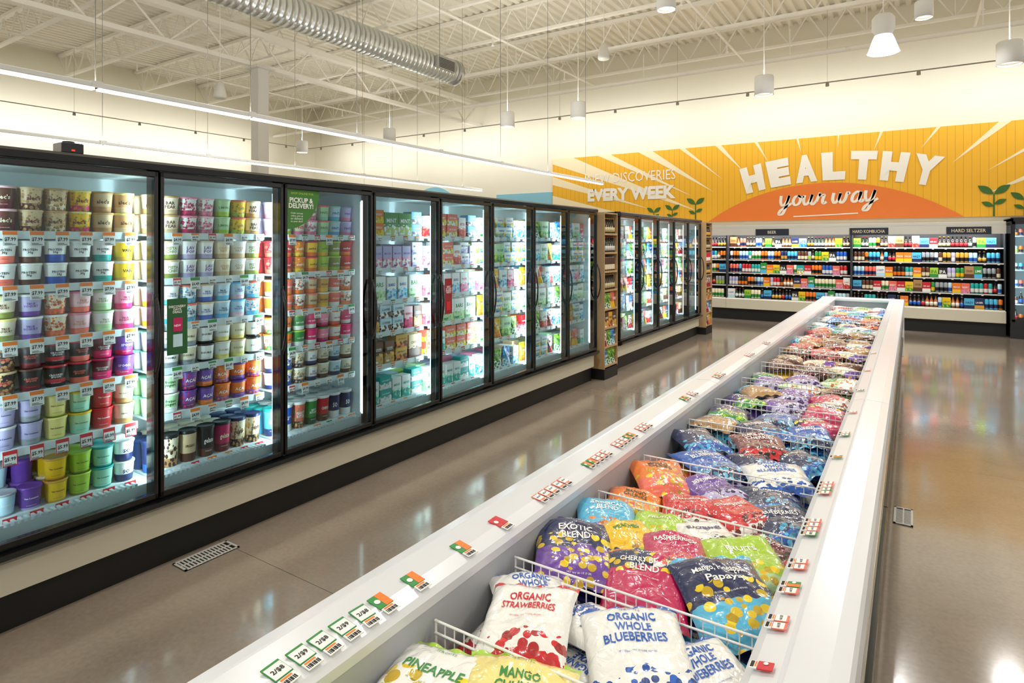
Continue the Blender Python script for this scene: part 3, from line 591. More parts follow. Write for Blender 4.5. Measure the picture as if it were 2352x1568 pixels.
rack(6.86,'light wooden display rack with bottles and snacks between two freezers','drinks on the wooden racks'); rack(11.26,'light wooden display rack at the freezer row end','drinks on the wooden racks')
# ------------------------------------------------------------------ beverage multideck on back wall
SH=[(0.47,13.93),(0.745,14.0),(1.02,14.05),(1.305,14.09),(1.585,14.13)]
darkback=mat('cooler_back','#3A3B40',0.45); shelfm=mat('cooler_shelf_white','#D5D5D1',0.4); headm=mat('cooler_header','#E2E0D8',0.4)
def cooler(x0,L,label):
    r=root('open_drinks_cooler',label,'open cooler',(x0,0,0),group='open drinks coolers')
    g=MB(); g.box(0,L,13.96,14.75,0,0.24,1); g.box(0,L,13.88,14.75,0.24,0.455,2,0.01); g.box(0,L,14.6,14.75,0.44,2.05,3); g.box(0,0.015,13.95,14.7,0.45,1.85,3); g.box(L-0.015,L,13.95,14.7,0.45,1.85,3)
    g.box(0,L,13.90,14.75,1.99,2.06,4,0.008); g.box(0,L,13.90,13.93,1.84,2.0,4)
    obj('body',g.mesh('cooler_body',[blackm,blackk,creamp,darkback,headm]),r)
    g=MB(); g.box(0.05,L-.05,13.95,14.0,1.95,1.985); obj('light_tube',g.mesh('light_tube',[ledc]),r)
    light('cooler_led','AREA',(L/2,13.96,1.94),(math.radians(25),0,0),26,(0.97,0.99,1),r,shape='RECTANGLE',size=L-.1,size_y=0.05)
    for z,yf in SH:
        g=MB(); g.box(0.016,L-.016,yf,14.6,z-0.012,z,1); g.box(0.016,L-.016,yf-0.010,yf,z-0.020,z+0.002,0); obj('shelf',g.mesh('cooler_shelf',[shelfm,darkback]),r)
for x0,lb in ((-5.86,'open cooler shelving with drinks near the wooden rack'),(-3.44,'open multideck cooler stocked with beer bottles and cans'),(-1.02,'open multideck cooler stocked with canned drinks and cartons')): cooler(x0,2.42,lb)
for x0,x1 in ((-4.3,-3.46),(-3.42,-1.04),(-1.0,1.38)):
    for li,(z,yf) in enumerate(SH):
        x=x0+0.005
        while x<x1-0.06:
            kind=random.random(); run=random.randint(1,3)
            thr={0:(0.45,0.7),1:(0.1,0.6),2:(0.0,0.6),3:(0.1,0.75),4:(0.4,0.6)}[li]
            if kind<thr[0]:
                me,nm=random.choice(bots)
                for _ in range(run):
                    if x>x1-0.065: break
                    obj('bottle',me,None,(x+.033,yf+.05,z+.001),label='%s glass drink bottle on a cooler shelf'%nm,category='bottle',group='bottles in the open cooler'); x+=0.066
            elif kind<thr[1]:
                me,nm=random.choice(cans)
                for _ in range(run):
                    if x>x1-0.065: break
                    o=obj('drink_can',me,None,(x+.033,yf+.05,z+.001),label='%s drink can on a cooler shelf'%nm,category='can',group='cans in the open cooler'); o.scale=(1,1,1.55)
                    x+=0.066
            else:
                me,w,h,b=random.choice(bcs)
                if x+w>x1: x+=0.05; continue
                o=obj('drink_carton',me,None,(x+w/2,yf+.02,z+.001),label='%s drinks carton on a cooler shelf'%b,category='drinks carton',group='drinks cartons in the open cooler'); o.scale=(1,1,1.3)
                x+=w+0.003
# small tags on the cooler shelf edges, far too tiny to single out
for x0,x1 in ((-3.41,-1.05),(-0.99,1.37)):
    for z,yf in SH:
        x=x0+0.1
        while x<x1-0.05:
            stuff.box(x-0.016,x+0.016,yf-0.014,yf-0.011,z-0.033,z-0.003,0); stuff.box(x-0.014,x+0.014,yf-0.015,yf-0.014,z-0.012,z-0.007,3); x+=random.choice([0.14,0.2,0.3])
obj('price_tags',stuff.mesh('price_tags',stmats),None,label='many tiny paper price tags along distant shelf edges',category='price tags',kind='stuff')
for xc,t in ((-2.49,'BEER'),(-0.715,'HARD KOMBUCHA'),(0.86,'HARD SELTZER')):
    g=MB(); g.box(-0.33,0.33,-0.012,0,-0.07,0.07,0,0.003); g.text(t,lambda u,v:(u,-0.0135,v),h=0.062,w=0.042*len(t),m=1,bold=0.01)
    obj('category_sign',g.mesh('category_sign',[mat('sign_navy','#1E2838',0.5),pm('cream')]),None,(xc,13.895,1.90),label='dark navy sign plate with cream lettering %s'%t,category='sign',group='category signs')
# glass-door cooler at right of back wall
r=root('glass_door_cooler','black-framed glass door drinks cooler against the wall','glass door cooler',(1.44,13.72,0))
g=MB(); L=1.5; g.box(0,L,0.9,1.05,0,2.1,1); g.box(0,L,0.05,1.0,0,0.2,0); g.box(0,L,0.02,1.0,0.2,0.3,0); g.box(0,0.04,0.0,1,0.3,2.1,0); g.box(L-.04,L,0,1,.3,2.1,0); g.box(0,L,0,1,2.05,2.12,0)
for z in (0.3,0.6,0.9,1.2,1.5,1.8): g.box(0.05,L-.05,0.15,0.9,z-.015,z,1)
obj('body',g.mesh('cooler_body',[blackm,inwhite]),r)
for k in range(2):
    g=MB(); a=0.02+k*0.74; b=a+0.72; g.box(a,b,-0.03,0,0.3,0.34); g.box(a,b,-.03,0,2.0,2.05); g.box(a,a+.04,-.03,0,.3,2.05); g.box(b-.04,b,-.03,0,.3,2.05); d=obj('door',g.mesh('cooler_door',[blackm]),r)
    g=MB(); g.add([(a+.03,-.015,.33),(b-.03,-.015,.33),(b-.03,-.015,2.01),(a+.03,-.015,2.01)],[(0,1,2,3)]); obj('glass_pane',g.mesh('glass_pane',[glass]),d)
light('cooler_led','AREA',(0.05,0.06,1.2),(math.radians(90),0,0),8,(.9,.97,1),r,shape='RECTANGLE',size=0.05,size_y=1.6)
light('cooler_led','AREA',(0.75,0.03,1.2),(math.radians(90),0,0),8,(.9,.97,1),r,shape='RECTANGLE',size=0.05,size_y=1.6)
for z in (0.3,0.6,0.9,1.2,1.5,1.8):
    x=0.09
    while x<0.66:
        me,nm=random.choice(bots+cans); isb=me.name.startswith('bottle')
        o=obj('bottle' if isb else 'drink_can',me,None,(1.44+x,13.72+0.2,z+.001),label='%s drink %s behind cooler glass'%(nm,'bottle' if isb else 'can'),category='bottle' if isb else 'can',group='drinks in the glass door cooler'); x+=0.075
# ------------------------------------------------------------------ wall sign
SY=14.74; SX0,SX1,SZ0,SZ1=-8.3,5.0,2.18,3.97
def sign_board_mat():
    m=bpy.data.materials.new('painted_sign_planks'); m.use_nodes=True; nt=m.node_tree; b=nt.nodes['Principled BSDF']; b.inputs['Roughness'].default_value=0.6
    tc=nt.nodes.new('ShaderNodeTexCoord'); sp=nt.nodes.new('ShaderNodeSeparateXYZ'); nt.links.new(tc.outputs['Object'],sp.inputs[0])
    k=math_node(nt,'LESS_THAN',math_node(nt,'FRACT',math_node(nt,'MULTIPLY',math_node(nt,'ADD',sp.outputs[0],50),1/0.13)),0.07)
    mx=nt.nodes.new('ShaderNodeMix'); mx.data_type='RGBA'; nt.links.new(k,mx.inputs[0]); mx.inputs[6].default_value=hx('#F5B827'); mx.inputs[7].default_value=hx('#D99A18')
    nt.links.new(mx.outputs[2],b.inputs['Base Color']); return m
r=root('wall_sign','orange and yellow painted sunburst wall sign with white lettering','sign',(0,0,0))
g=MB(); g.box(SX0,SX1,SY,14.8,SZ0,SZ1); obj('board',g.mesh('sign_board',[sign_board_mat()]),r)
def clip(poly):
    def cut(p,ins,inter):
        o=[]
        for i in range(len(p)):
            a,b=p[i-1],p[i]
            if ins(b):
                if not ins(a): o.append(inter(a,b))
                o.append(b)
            elif ins(a): o.append(inter(a,b))
        return o
    def ix(c): return lambda a,b:(c,a[1]+(b[1]-a[1])*(c-a[0])/(b[0]-a[0]))
    def iz(c): return lambda a,b:(a[0]+(b[0]-a[0])*(c-a[1])/(b[1]-a[1]),c)
    for ins,it in ((lambda p:p[0]>=SX0,ix(SX0)),(lambda p:p[0]<=SX1,ix(SX1)),(lambda p:p[1]>=SZ0,iz(SZ0)),(lambda p:p[1]<=SZ1,iz(SZ1))):
        if not poly: return poly
        poly=cut(poly,ins,it)
    return poly
cx,cz=-1.5,1.3; raym=mat('ray_cream','#FAE9BF',0.6)
for ang,wd,r0 in ((8,1.2,3.4),(14,1.6,3.0),(20,1.2,3.6),(26,2.0,2.9),(33,1.4,3.2),(42,1.8,2.9),(54,1.6,2.8),(70,1.8,2.4),(86,1.8,2.4),(103,2.0,2.4),(119,1.8,2.5),(131,2.0,2.7),(140,1.4,2.9),(147,2.0,2.9),(153,1.2,3.3),(158,1.8,3.0),(163,1.2,4.2),(167.5,1.6,3.2),(171,1.0,4.0),(174,1.4,3.3)):
    a=math.radians(ang); w=math.radians(wd)/2*(1.7 if 40<ang<135 else 1.3); R=9
    p=clip([(cx+r0*math.cos(a),cz+r0*math.sin(a)),(cx+R*math.cos(a-w*1.5),cz+R*math.sin(a-w*1.5)),(cx+R*math.cos(a+w*1.5),cz+R*math.sin(a+w*1.5))])
    if len(p)>2:
        g=MB(); g.add([(x,SY-0.004,z) for x,z in p],[tuple(range(len(p)))]); obj('painted_ray',g.mesh('painted_ray',[raym]),r)
g=MB(); R=4.19; hc=-1.22; hx0=-1.6; n=48; a0=math.asin(2.45/R); pts=[(hx0+R*math.sin(-a0+2*a0*i/n),hc+R*math.cos(-a0+2*a0*i/n)) for i in range(n+1)]
g.add([(x,SY-0.008,max(z,SZ0)) for x,z in pts],[tuple(range(n+1))]); obj('painted_hill',g.mesh('painted_hill',[mat('hill_orange','#F07F30',0.6)]),r)
g=MB(); word='HEALTHY'; Rl=7.0; cxl=-1.42; czl=3.02-Rl
for i,ch in enumerate(word):
    X=(-1.56+i*0.525)
    t=math.asin(X/Rl); vs,fs,tw,th=text_geo(ch,0.082,3)
    w=0.455; h=0.60
    def f(u,v,t=t):
        rr=Rl+0.3+v; uu=u*(1.0+0.07*(v/0.3))
        return (cxl+rr*math.sin(t)+uu*math.cos(t),SY-0.014,czl+rr*math.cos(t)-uu*math.sin(t))
    g.add([f(x*w/tw,y*h/th) for x,y in vs],fs)
ivory=mat('sign_ivory','#F8F2E3',0.6); obj('lettering',g.mesh('lettering',[ivory]),r)
# brush script
def cat(pts,k=8):
    P=[pts[0]]+pts+[pts[-1]]; o=[]
    for i in range(1,len(P)-2):
        for j in range(k):
            t=j/k; o.append(tuple(0.5*((2*P[i][q])+(-P[i-1][q]+P[i+1][q])*t+(2*P[i-1][q]-5*P[i][q]+4*P[i+1][q]-P[i+2][q])*t*t+(-P[i-1][q]+3*P[i][q]-3*P[i+1][q]+P[i+2][q])*t**3) for q in (0,1)))
    o.append(pts[-1]); return o
SC={'y':([[(0,.5),(.02,.2),(.12,.04),(.26,.2),(.34,.5)],[(.35,.5),(.30,.1),(.18,-.32),(.02,-.36),(.06,-.18),(.30,-.0),(.5,.14)]],.52),
'o':([[(.26,.46),(.1,.42),(.03,.22),(.12,.04),(.28,.1),(.33,.3),(.24,.46),(.34,.4),(.46,.42)]],.48),
'u':([[(.0,.46),(-.01,.2),(.08,.03),(.22,.16),(.31,.48)],[(.32,.48),(.30,.15),(.38,.03),(.5,.16)]],.52),
'r':([[(.0,.14),(.10,.5),(.14,.40),(.28,.43),(.25,.2),(.30,.04),(.42,.12)]],.5),
'w':([[(.0,.48),(-.01,.2),(.08,.03),(.2,.16),(.27,.46),(.26,.18),(.36,.03),(.48,.18),(.54,.48),(.64,.40)]],.72),
'a':([[(.32,.42),(.2,.48),(.06,.34),(.04,.12),(.14,.03),(.27,.16),(.35,.46),(.33,.15),(.40,.03),(.5,.14)]],.52)}
g=MB()
def stroke(pts,w,fy):
    n=len(pts); L=[];Rr=[]
    for i in range(n):
        a=pts[max(0,i-1)];b=pts[min(n-1,i+1)]; d=Vector((b[0]-a[0],b[1]-a[1])); d=d.normalized() if d.length>0 else Vector((1,0)); nn_=Vector((-d.y,d.x)); ww=w*(0.65+0.55*abs(d.y))
        L.append((pts[i][0]+nn_.x*ww,pts[i][1]+nn_.y*ww)); Rr.append((pts[i][0]-nn_.x*ww,pts[i][1]-nn_.y*ww))
    g.add([(x,fy,z) for x,z in L+Rr],[(i,i+1,i+1+n,i+n) for i in range(n-1)])
x=0; S=0.48
for ch in 'your way':
    if ch==' ': x+=0.16; continue
    st,ad=SC[ch]
    for s_ in st:
        q=[(-2.48+(x+a+0.14*b)*S,2.53+(b-0.1)*S+ (x*S)*0.03) for a,b in cat(s_)]
        stroke(q,0.026,SY-0.0145)
    x+=ad
stroke(cat([(-2.2,2.255),(-1.6,2.275),(-0.95,2.30)]),0.018,SY-0.0145)
obj('script_lettering',g.mesh('script_lettering',[ivory]),r)
g=MB(); g.text('NEW DISCOVERIES',lambda u,v:(-6.04+u,SY-0.012,3.36+v),w=2.38,h=0.25,m=0,bold=0.0); g.text('EVERY WEEK',lambda u,v:(-6.04+u,SY-0.012,2.93+v),w=2.38,h=0.33,m=0,bold=0.05)
obj('small_lettering',g.mesh('small_lettering',[ivory]),r)
spm=mat('sprout_green','#3F6B22',0.6)
def sprout(x,h,s):
    g=MB(); poly=[]
    g.add([(x-0.015,SY-0.01,SZ0),(x+0.015,SY-0.01,SZ0),(x+0.01,SY-0.01,SZ0+h),(x-0.01,SY-0.01,SZ0+h)],[(0,1,2,3)])
    for k,(dr,z) in enumerate(((1,h),(-1,h),(1,h*.55),(-1,h*.45))):
        ang=math.radians(35 if k<2 else 25); L=s*(1 if k<2 else .7); pts=[]
        for i in range(13):
            t=i/12; pts.append((t*L,0.22*L*math.sin(math.pi*t)))
        pts+=[(a,-b) for a,b in pts[-2:0:-1]]
        g.add([(x+dr*(a*math.cos(ang)-b*math.sin(ang)),SY-0.0105-0.0005*k,SZ0+z+a*math.sin(ang)+b*math.cos(ang)) for a,b in pts],[tuple(range(len(pts)))])
    obj('painted_sprout',g.mesh('painted_sprout',[spm]),r)
for x,h,s in ((-5.4,.25,.22),(-4.93,.3,.22),(-4.36,.42,.26),(1.3,.42,.3),(1.75,.3,.25),(2.3,.5,.3),(-7.2,.2,.2)): sprout(x,h,s)
# blue wall panel
g=MB(); g.box(-10.2,-8.32,14.76,14.8,1.9,3.08); g.extr([(-12.6+1.1*math.cos(math.pi*i/24),2.3+1.12*math.sin(math.pi*i/24)) for i in range(25)],'Y',14.75,14.8)
obj('blue_wall_panel',g.mesh('blue_wall_panel',[mat('panel_blue','#8CC8DA',0.6)]),label='light blue painted wall panel with an arched end',category='wall panel')
# ------------------------------------------------------------------ chest freezers
FL=0.655
def chest(y0,y1,first,last,label):
    L=y1-y0; r=root('chest_freezer',label,'chest freezer',(0,y0,0),group='island chest freezers')
    g=MB(); g.box(-1.06,-0.93,0,L,0.12,0.86,0); g.box(-0.24,-0.12,0,L,0.12,0.86,0); g.box(-0.93,-0.24,0,L,0.12,FL-0.02,0); g.box(-1.03,-0.15,0.02,L-.02,0,0.12,1)
    obj('body',g.mesh('chest_body',[creamp,blackk]),r)
    g=MB(); g.box(-0.93,-0.915,0,L,FL,0.875); g.box(-0.26,-0.24,0,L,FL,0.875); g.box(-0.93,-0.24,0,L,FL-0.02,FL)
    if first: g.box(-.93,-.24,0,0.06,FL,.875)
    if last: g.box(-.93,-.24,L-.10,L,FL,.875)
    obj('liner',g.mesh('liner',[linerm]),r)
    g=MB(); g.extr([(-1.094,0.80),(-1.094,0.880),(-1.086,0.893),(-1.052,0.899),(-1.048,0.896),(-1.042,0.901),(-0.955,0.905),(-0.918,0.893),(-0.908,0.88),(-0.912,0.855),(-0.95,0.84),(-1.06,0.79)],'Y',0.002,L-.002)
    obj('rim',g.mesh('rim',[wplas]),r)
    g=MB(); g.extr([(-0.087,0.80),(-0.087,0.880),(-0.094,0.893),(-0.125,0.899),(-0.19,0.903),(-0.194,0.899),(-0.20,0.904),(-0.245,0.893),(-0.262,0.88),(-0.258,0.855),(-0.22,0.84),(-0.12,0.79)],'Y',0.002,L-.002)
    obj('rim',g.mesh('rim',[wplas]),r)
    if last:
        g=MB(); g.box(-1.09,-0.09,L-.16,L+.01,0.86,0.905,0,0.012); g.box(-1.09,-0.09,L-.0,L+.02,0.12,0.87,0,0.01); obj('end_rim',g.mesh('end_rim',[wplas]),r)
    if first:
        g=MB(); g.box(-1.09,-0.09,-.01,0.1,0.86,0.905,0,0.012); obj('end_rim',g.mesh('end_rim',[wplas]),r)
    for z,hh,mm in ((0.60,0.045,chrome),(0.36,0.03,blackm),(0.74,0.025,chrome)):
        for s in (0,1):
            g=MB(); 
            if s: g.box(-0.12,-0.098,0,L,z,z+hh,0,0.006)
            else: g.box(-1.082,-1.06,0,L,z,z+hh,0,0.006)
            obj('bumper_rail',g.mesh('bumper_rail',[mm]),r)
chest(-0.16,3.5,True,False,'long white open-top chest freezer filled with frozen fruit bags')
chest(3.5,7.16,False,False,'long white open-top chest freezer filled with frozen vegetable bags')
chest(7.16,9.9,False,True,'white open-top end chest freezer with a flat end rim')
# wire dividers
g=MB(); h0,h1=FL+0.002,0.825; xa,xb=-0.905,-0.265
for z in (h1,h1-0.028,h0+0.01): g.tube((xa,0,z),(xb,0,z),0.0030,6)
n=24
for i in range(n+1):
    xx=xa+(xb-xa)*i/n; g.tube((xx,0.003,h0),(xx,0.003,h1),0.0016 if 0<i<n else 0.0032,5)
WD=g.mesh('wire_divider',[wirew])
DIV=[1.07,1.40,1.92,2.36,2.95,3.42,4.05,4.65,5.35,6.1,6.9,7.7,8.5,9.2]
for y in DIV: obj('wire_divider',WD,None,(0,y,0),(0,0,random.uniform(-.01,.01)),label='white coated wire divider standing between frozen bags',category='wire divider',group='wire dividers in the chest freezers')
# ------------------------------------------------------------------ frozen bags
def bag_mesh(spec,seed,w=0.205,l=0.265,t=0.050):
    base,second,blob,tc,text,lo,hi,sc=spec
    g=MB(); nx,ny=38,48; rnd=Vector((seed*3.1,seed*1.7,0))
    def hgt(u,v):
        a=max(0,1-abs(u)**3.4)**0.62; b=max(0,1-(abs(v)/0.90)**6)**0.62 if abs(v)<0.90 else 0
        nz=noise.noise(Vector((u*1.5,v*1.5,0))+rnd)*0.30
        ridge=(1-min(1,abs(noise.noise(Vector((u*1.7,v*1.9,7))+rnd))*4))**3*0.16
        lump=(0.5-noise.voronoi(Vector((u*5.0,v*6.5,0))+rnd)[0][0])*0.10
        wr=0.28*math.sin(u*21+4*math.sin(v*3+seed))*max(0,abs(v)-0.62)+0.18*math.sin(v*16+seed)*max(0,abs(u)-0.66)
        return t/2*a*b*max(.25,(1.0+nz-ridge+lump+wr))+0.0012
    def bend(u,v): return 0.014*noise.noise(Vector((u*0.8+5,v*0.8,2))+rnd)-0.006*v*v-0.008*u*u
    def pos(u,v,s):
        pin=1-0.04*math.cos(v*math.pi/2)**2+0.05*abs(v)**6+0.02*noise.noise(Vector((v*3,1,seed)))
        fold=0.004*math.sin(u*13+seed)*max(0,abs(v)-0.88)/0.12
        return (u*w/2*pin,v*l/2*(1-0.03*math.cos(u*math.pi/2))+ (0.0015*math.sin(u*60) if abs(v)>0.97 else 0),s*hgt(u,v)+bend(u,v)+fold)
    vs=[];fs=[]
    for s in (1,-0.7):
        for j in range(ny+1):
            for i in range(nx+1):
                u=-1+2*i/nx; v=-1+2*j/ny; p=pos(u,v,s); z=p[2]
                if i in (0,nx) or j in (0,ny): z=pos(u,v,0)[2]
                vs.append((p[0],p[1],z))
    N=(nx+1)*(ny+1)
    for s in (0,1):
        for j in range(ny):
            for i in range(nx):
                a=s*N+j*(nx+1)+i; q=(a,a+1,a+nx+2,a+nx+1); fs.append(q if s==0 else q[::-1])
    g.add(vs,fs,0,True)
    def f(x,y,oy=0.0):
        u=max(-.9,min(.9,x/(w/2*0.97))); v=max(-.9,min(.9,(y+oy)/(l/2*0.98)))
        p=pos(u,v,1); return (p[0],p[1],p[2]+0.0014)
    L=text.split('\n'); k=len(L); lh=0.027
    for i,t_ in enumerate(L):
        vs_,fs_,tw,th=text_geo(t_,0.02,2); W_=min(0.125,0.0125*len(t_)+0.01); sx=W_/tw; sy=min(sx*1.5,0.022/th)
        V,F=tess([(a*sx,b*sy) for a,b in vs_],fs_,0.006)
        g.add([f(a,b,(k-1)/2*lh-i*lh+0.044) for a,b in V],F,1,True)
    for t_,oy,W_ in (('FROZEN - NO SUGAR ADDED',0.024-0.0135*k,0.075),('NET WT 48 OZ (3 LB)',-0.100,0.055),('SPROUTS',0.094,0.042)):
        vs_,fs_,tw,th=text_geo(t_,0.0,1); sx=W_/tw; g.add([f(a*sx,b*sx,oy) for a,b in vs_],fs_,1)
    return g.mesh('frozen_food_bag',[pack_mat(base,second,blob,lo,hi,1,int(sc*1.35),0.22,1.0,0.22,rad=0.44,blo=lo-0.05,bhi=hi+0.18),pm(tc)])
BG={'pineapple':('white','lime','yellow','green','PINEAPPLE',0,.45,22),'mangoc':('pale yellow','lime','yellow','green','MANGO\nCHUNKS',0,.35,20),'blueberry':('white','blue','blue','blue','ORGANIC\nWHOLE\nBLUEBERRIES',0,.10,42),'strawberry':('white','red','red','red','ORGANIC\nSTRAWBERRIES',.0,.12,26),
'exotic':('navy','purple','yellow','white','EXOTIC\nBLEND',0,.45,30),'berrymag':('magenta','navy','yellow','white','CHERRY BERRY\nBLEND',0.6,.9,28),'tropical':('navy','light blue','yellow','white','Mango, Pineapple,\nPapaya',0,.4,26),
'skybag':('light blue','navy','orange','white','TROPICAL\nBLEND',0,.25,30),'limefruit':('lime','pale green','yellow','white','FRUITS',0,.25,28),'peach':('yellow','lime','gold','green','PEACHES',0,.2,28),'pinkbag':('magenta','white','coral','white','RASPBERRIES',0,.18,28),
'blackb':('white','dark purple','black','dark purple','BLACKBERRIES',0,.2,38),'cherry':('maroon','red','black','white','DARK SWEET\nCHERRIES',0,.2,34),'redbag':('red','white','maroon','white','STRAWBERRIES',0,.15,34),'navyb':('navy','blue','light blue','white','BLUEBERRIES',0,.2,40),
'blueb':('blue','navy','light blue','white','WILD\nBLUEBERRIES',0,.2,40),'mango':('orange','coral','yellow','dark green','MANGO\nCHUNKS',0,.35,28),'purpbag':('purple','lavender','dark purple','white','BERRY MEDLEY',0,.3,34),
'greenp':('dark purple','green','lime','white','ORGANIC',0,.25,34),'kraftb':('kraft','light blue','navy','white','SWEET CORN',0.65,1,34),
'vegwhite':('white','green','lime','green','BROCCOLI',0,.35,30),'vegbrown':('beige','brown','brown','brown','MUSHROOMS',0,.45,30),'vegmix':('pale green','white','orange','green','STIR FRY\nBLEND',0,.4,34),
'ylw':('white','yellow','gold','orange','CORN',0,.5,40),'hash':('cream','purple','tan','purple','POTATOES',0,.3,30),'whiteblue':('white','blue','light blue','blue','CAULIFLOWER',0,.25,30),'orangev':('white','orange','red','red','SHRIMP',0,.45,34),'brn':('kraft','brown','maroon','white','MEATBALLS',0,.5,30),
'redveg':('red','maroon','coral','white','PEPPERS',0,.4,30),'greenveg':('green','dark green','lime','white','GREEN BEANS',0,.4,40),'tealveg':('teal','white','pale blue','white','EDAMAME',0,.3,34)}
bagc={}
def bag(kind,x,y,z,rz_,rx=0,ry=0,s_=None):
    s=random.randint(0,1); k=(kind,s)
    if k not in bagc: bagc[k]=bag_mesh(BG[kind],s*5+len(kind)+ord(kind[1])%7)
    sp=BG[kind]
    o=obj('frozen_food_bag',bagc[k],None,(x,y,z),(rx,ry,rz_),label='%s and %s bag of frozen %s'%(sp[0],sp[1],sp[4].replace('\n',' ').replace(',','').lower()),category='frozen food bag',group='frozen food bags in the chest freezers')
    q=s_ or random.uniform(.9,1.05); o.scale=(q,q,1)
SEC=[((0.10,.60),['pineapple','mangoc','pineapple']),((.60,1.04),['pineapple','mangoc','pineapple']),((1.11,1.38),['strawberry','blueberry','blueberry']),
((1.43,1.66),['exotic','berrymag','tropical']),((1.66,1.90),['purpbag','berrymag','limefruit']),((1.95,2.14),['mango','redbag','cherry']),((2.14,2.34),['mango','purpbag','navyb']),
((2.39,2.64),['mango','purpbag','blueberry']),((2.64,2.92),['navyb','blueb','navyb']),((2.98,3.18),['kraftb','navyb','blueb']),((3.18,3.40),['greenp','blueb','berrymag']),
((3.45,3.72),['greenp','purpbag','berrymag']),((3.72,4.02),['kraftb','purpbag','pinkbag'])]
R=random.Random(5)
for (a,b),ks in SEC:
    rows=max(1,round((b-a)/0.24))
    for q in range(rows):
        yc=a+(b-a)*(q+0.5)/rows
        for c in range(3):
            x=[-0.79,-0.585,-0.38][c]
            bag(ks[c],x+R.uniform(-.005,.005),yc,FL+0.034,R.choice([0,math.pi])+R.uniform(-.1,.1),R.uniform(-.03,.03),R.uniform(-.03,.03))
            bag(ks[c],x+R.uniform(-.01,.01),yc+R.uniform(-.01,.01),FL+0.083,R.choice([0,math.pi])+R.uniform(-.3,.3),R.uniform(-.05,.05),R.uniform(-.05,.05))
            if yc>2.95: bag(ks[c],x+R.uniform(-.02,.02),yc+R.uniform(-.02,.02),FL+0.13+R.uniform(0,.01),R.uniform(-.1,1.0),R.uniform(-.12,.12),R.uniform(-.12,.12))
# the top layer, bag by bag (world metres)
ZT=FL+0.132
for k,x,y,r_,rx,ry,dz,s_ in (
 ('pineapple',-.80,.90,.15,.10,-.05,.010,1.1),('mangoc',-.62,.955,.4,.12,.06,.018,1.1),('pineapple',-.42,.93,.1,.06,.05,0,1.0),('mangoc',-.70,.70,.2,.1,0,0.01,1.05),('pineapple',-.47,.68,.4,.1,0,0,1),
 ('blueberry',-.775,1.29,.75,.10,.12,.006,1.0),('strawberry',-.73,1.175,.35,.12,-.05,.036,1.0),('blueberry',-.60,1.29,1.35,.05,.10,.0,.85),('blueberry',-.485,1.225,.55,.14,-.06,.024,1.08),('blueberry',-.335,1.25,.9,.12,-.10,.0,.95),
 ('exotic',-.80,1.555,.55,.20,.10,.020,1.15),('berrymag',-.585,1.525,.3,.18,-.05,.004,1.05),('tropical',-.375,1.555,.65,.22,-.06,.020,1.12),
 ('pinkbag',-.555,1.68,.4,.10,.04,.022,.9),('limefruit',-.375,1.74,.6,.20,-.05,.018,1.0),('peach',-.69,1.70,.9,.14,0,.014,.85),('skybag',-.81,1.79,.5,.12,.12,.012,.95),('limefruit',-.66,1.84,.2,.08,0,.0,.85),('blackb',-.505,1.84,.7,.10,0,.010,.85),('cherry',-.345,1.865,1.0,.1,0,-.006,.85),
 ('mango',-.80,1.99,.3,.05,.08,-.01,.95),('redbag',-.62,2.03,.3,.05,.0,.0,.9),('redbag',-.47,2.06,.9,.10,.0,.010,.95),('navyb',-.335,2.06,.5,.06,-.12,.010,.95),
 ('mango',-.79,2.24,.65,.16,.08,.012,1.05),('purpbag',-.60,2.25,.9,.08,.0,-.002,.95),('navyb',-.40,2.26,.3,.05,.0,-.002,1.0),
 ('blueberry',-.42,2.46,.4,.05,-.05,.014,1.12),('blueb',-.68,2.50,.9,.04,.05,.0,1.1),('navyb',-.52,2.63,.6,.04,0,-.006,1.0),
 ('navyb',-.80,2.75,.8,.10,.06,.014,1.05),('cherry',-.545,2.80,.4,.10,.0,.016,1.05),('navyb',-.37,2.74,.9,.05,.0,.0,.95)):
    bag(k,x,y,ZT+dz,r_,rx,ry,s_)
y=4.17
while y<9.75:
    if min(abs(y-d) for d in DIV)>0.02:
        if y<4.65: pal=['vegwhite','vegmix','purpbag','vegbrown']
        elif y<5.4: pal=['vegbrown','ylw','hash','brn','vegwhite']
        elif y<6.9: pal=['hash','orangev','brn','kraftb','vegbrown','redveg']
        elif y<8.5: pal=['whiteblue','tealveg','redveg','orangev','blueb','greenveg','hash']
        else: pal=['whiteblue','vegwhite','tealveg','redveg','ylw']
        for c in range(3):
            x=[-0.79,-0.585,-0.38][c]
            bag(R.choice(pal),x,y,FL+0.05,R.uniform(-.2,.2),R.uniform(-.05,.05),0)
            bag(R.choice(pal),x+R.uniform(-.02,.02),y+R.uniform(-.03,.03),FL+0.12,R.uniform(0,1.57),R.uniform(-.14,.14),R.uniform(-.12,.12))
    y+=0.235
# ------------------------------------------------------------------ tags on chest rims (text runs along +Y)
def rim_tag(col,text,fill=False,col2=None):
    g=MB(); g.box(-0.024,0.024,-0.022,0.022,0,0.002,1)
    if col2: g.box(-0.024,0.024,0.0,0.022,0.002,0.0024,5)
    if not fill: g.box(-0.017,0.022,-0.0205,0.0205,0.002,0.0026,0)
    if text: g.text(text,lambda u,v:(-v+0.003,u,0.0034),w=0.030,m=3 if fill else 2,bold=0.02,res=2)
    if col2: g.lathe([(0.0,0.003),(0.008,0.003)],14,(0.0,-0.010,0),m=0,cap=False)
    g.box(0.026,0.050,-0.02,0.02,0,0.002,0)
    for k in range(9): g.box(0.036,0.047,-0.017+k*0.0036,-0.0155+k*0.0036+0.0007*(k%3),0.002,0.0026,2)
    g.box(0.028,0.033,-0.016,0.012,0.002,0.0026,4)
    return g.mesh('price_tag',[wht,pm(col),blk,wht,pm('orange'),pm(col2 or 'green')])
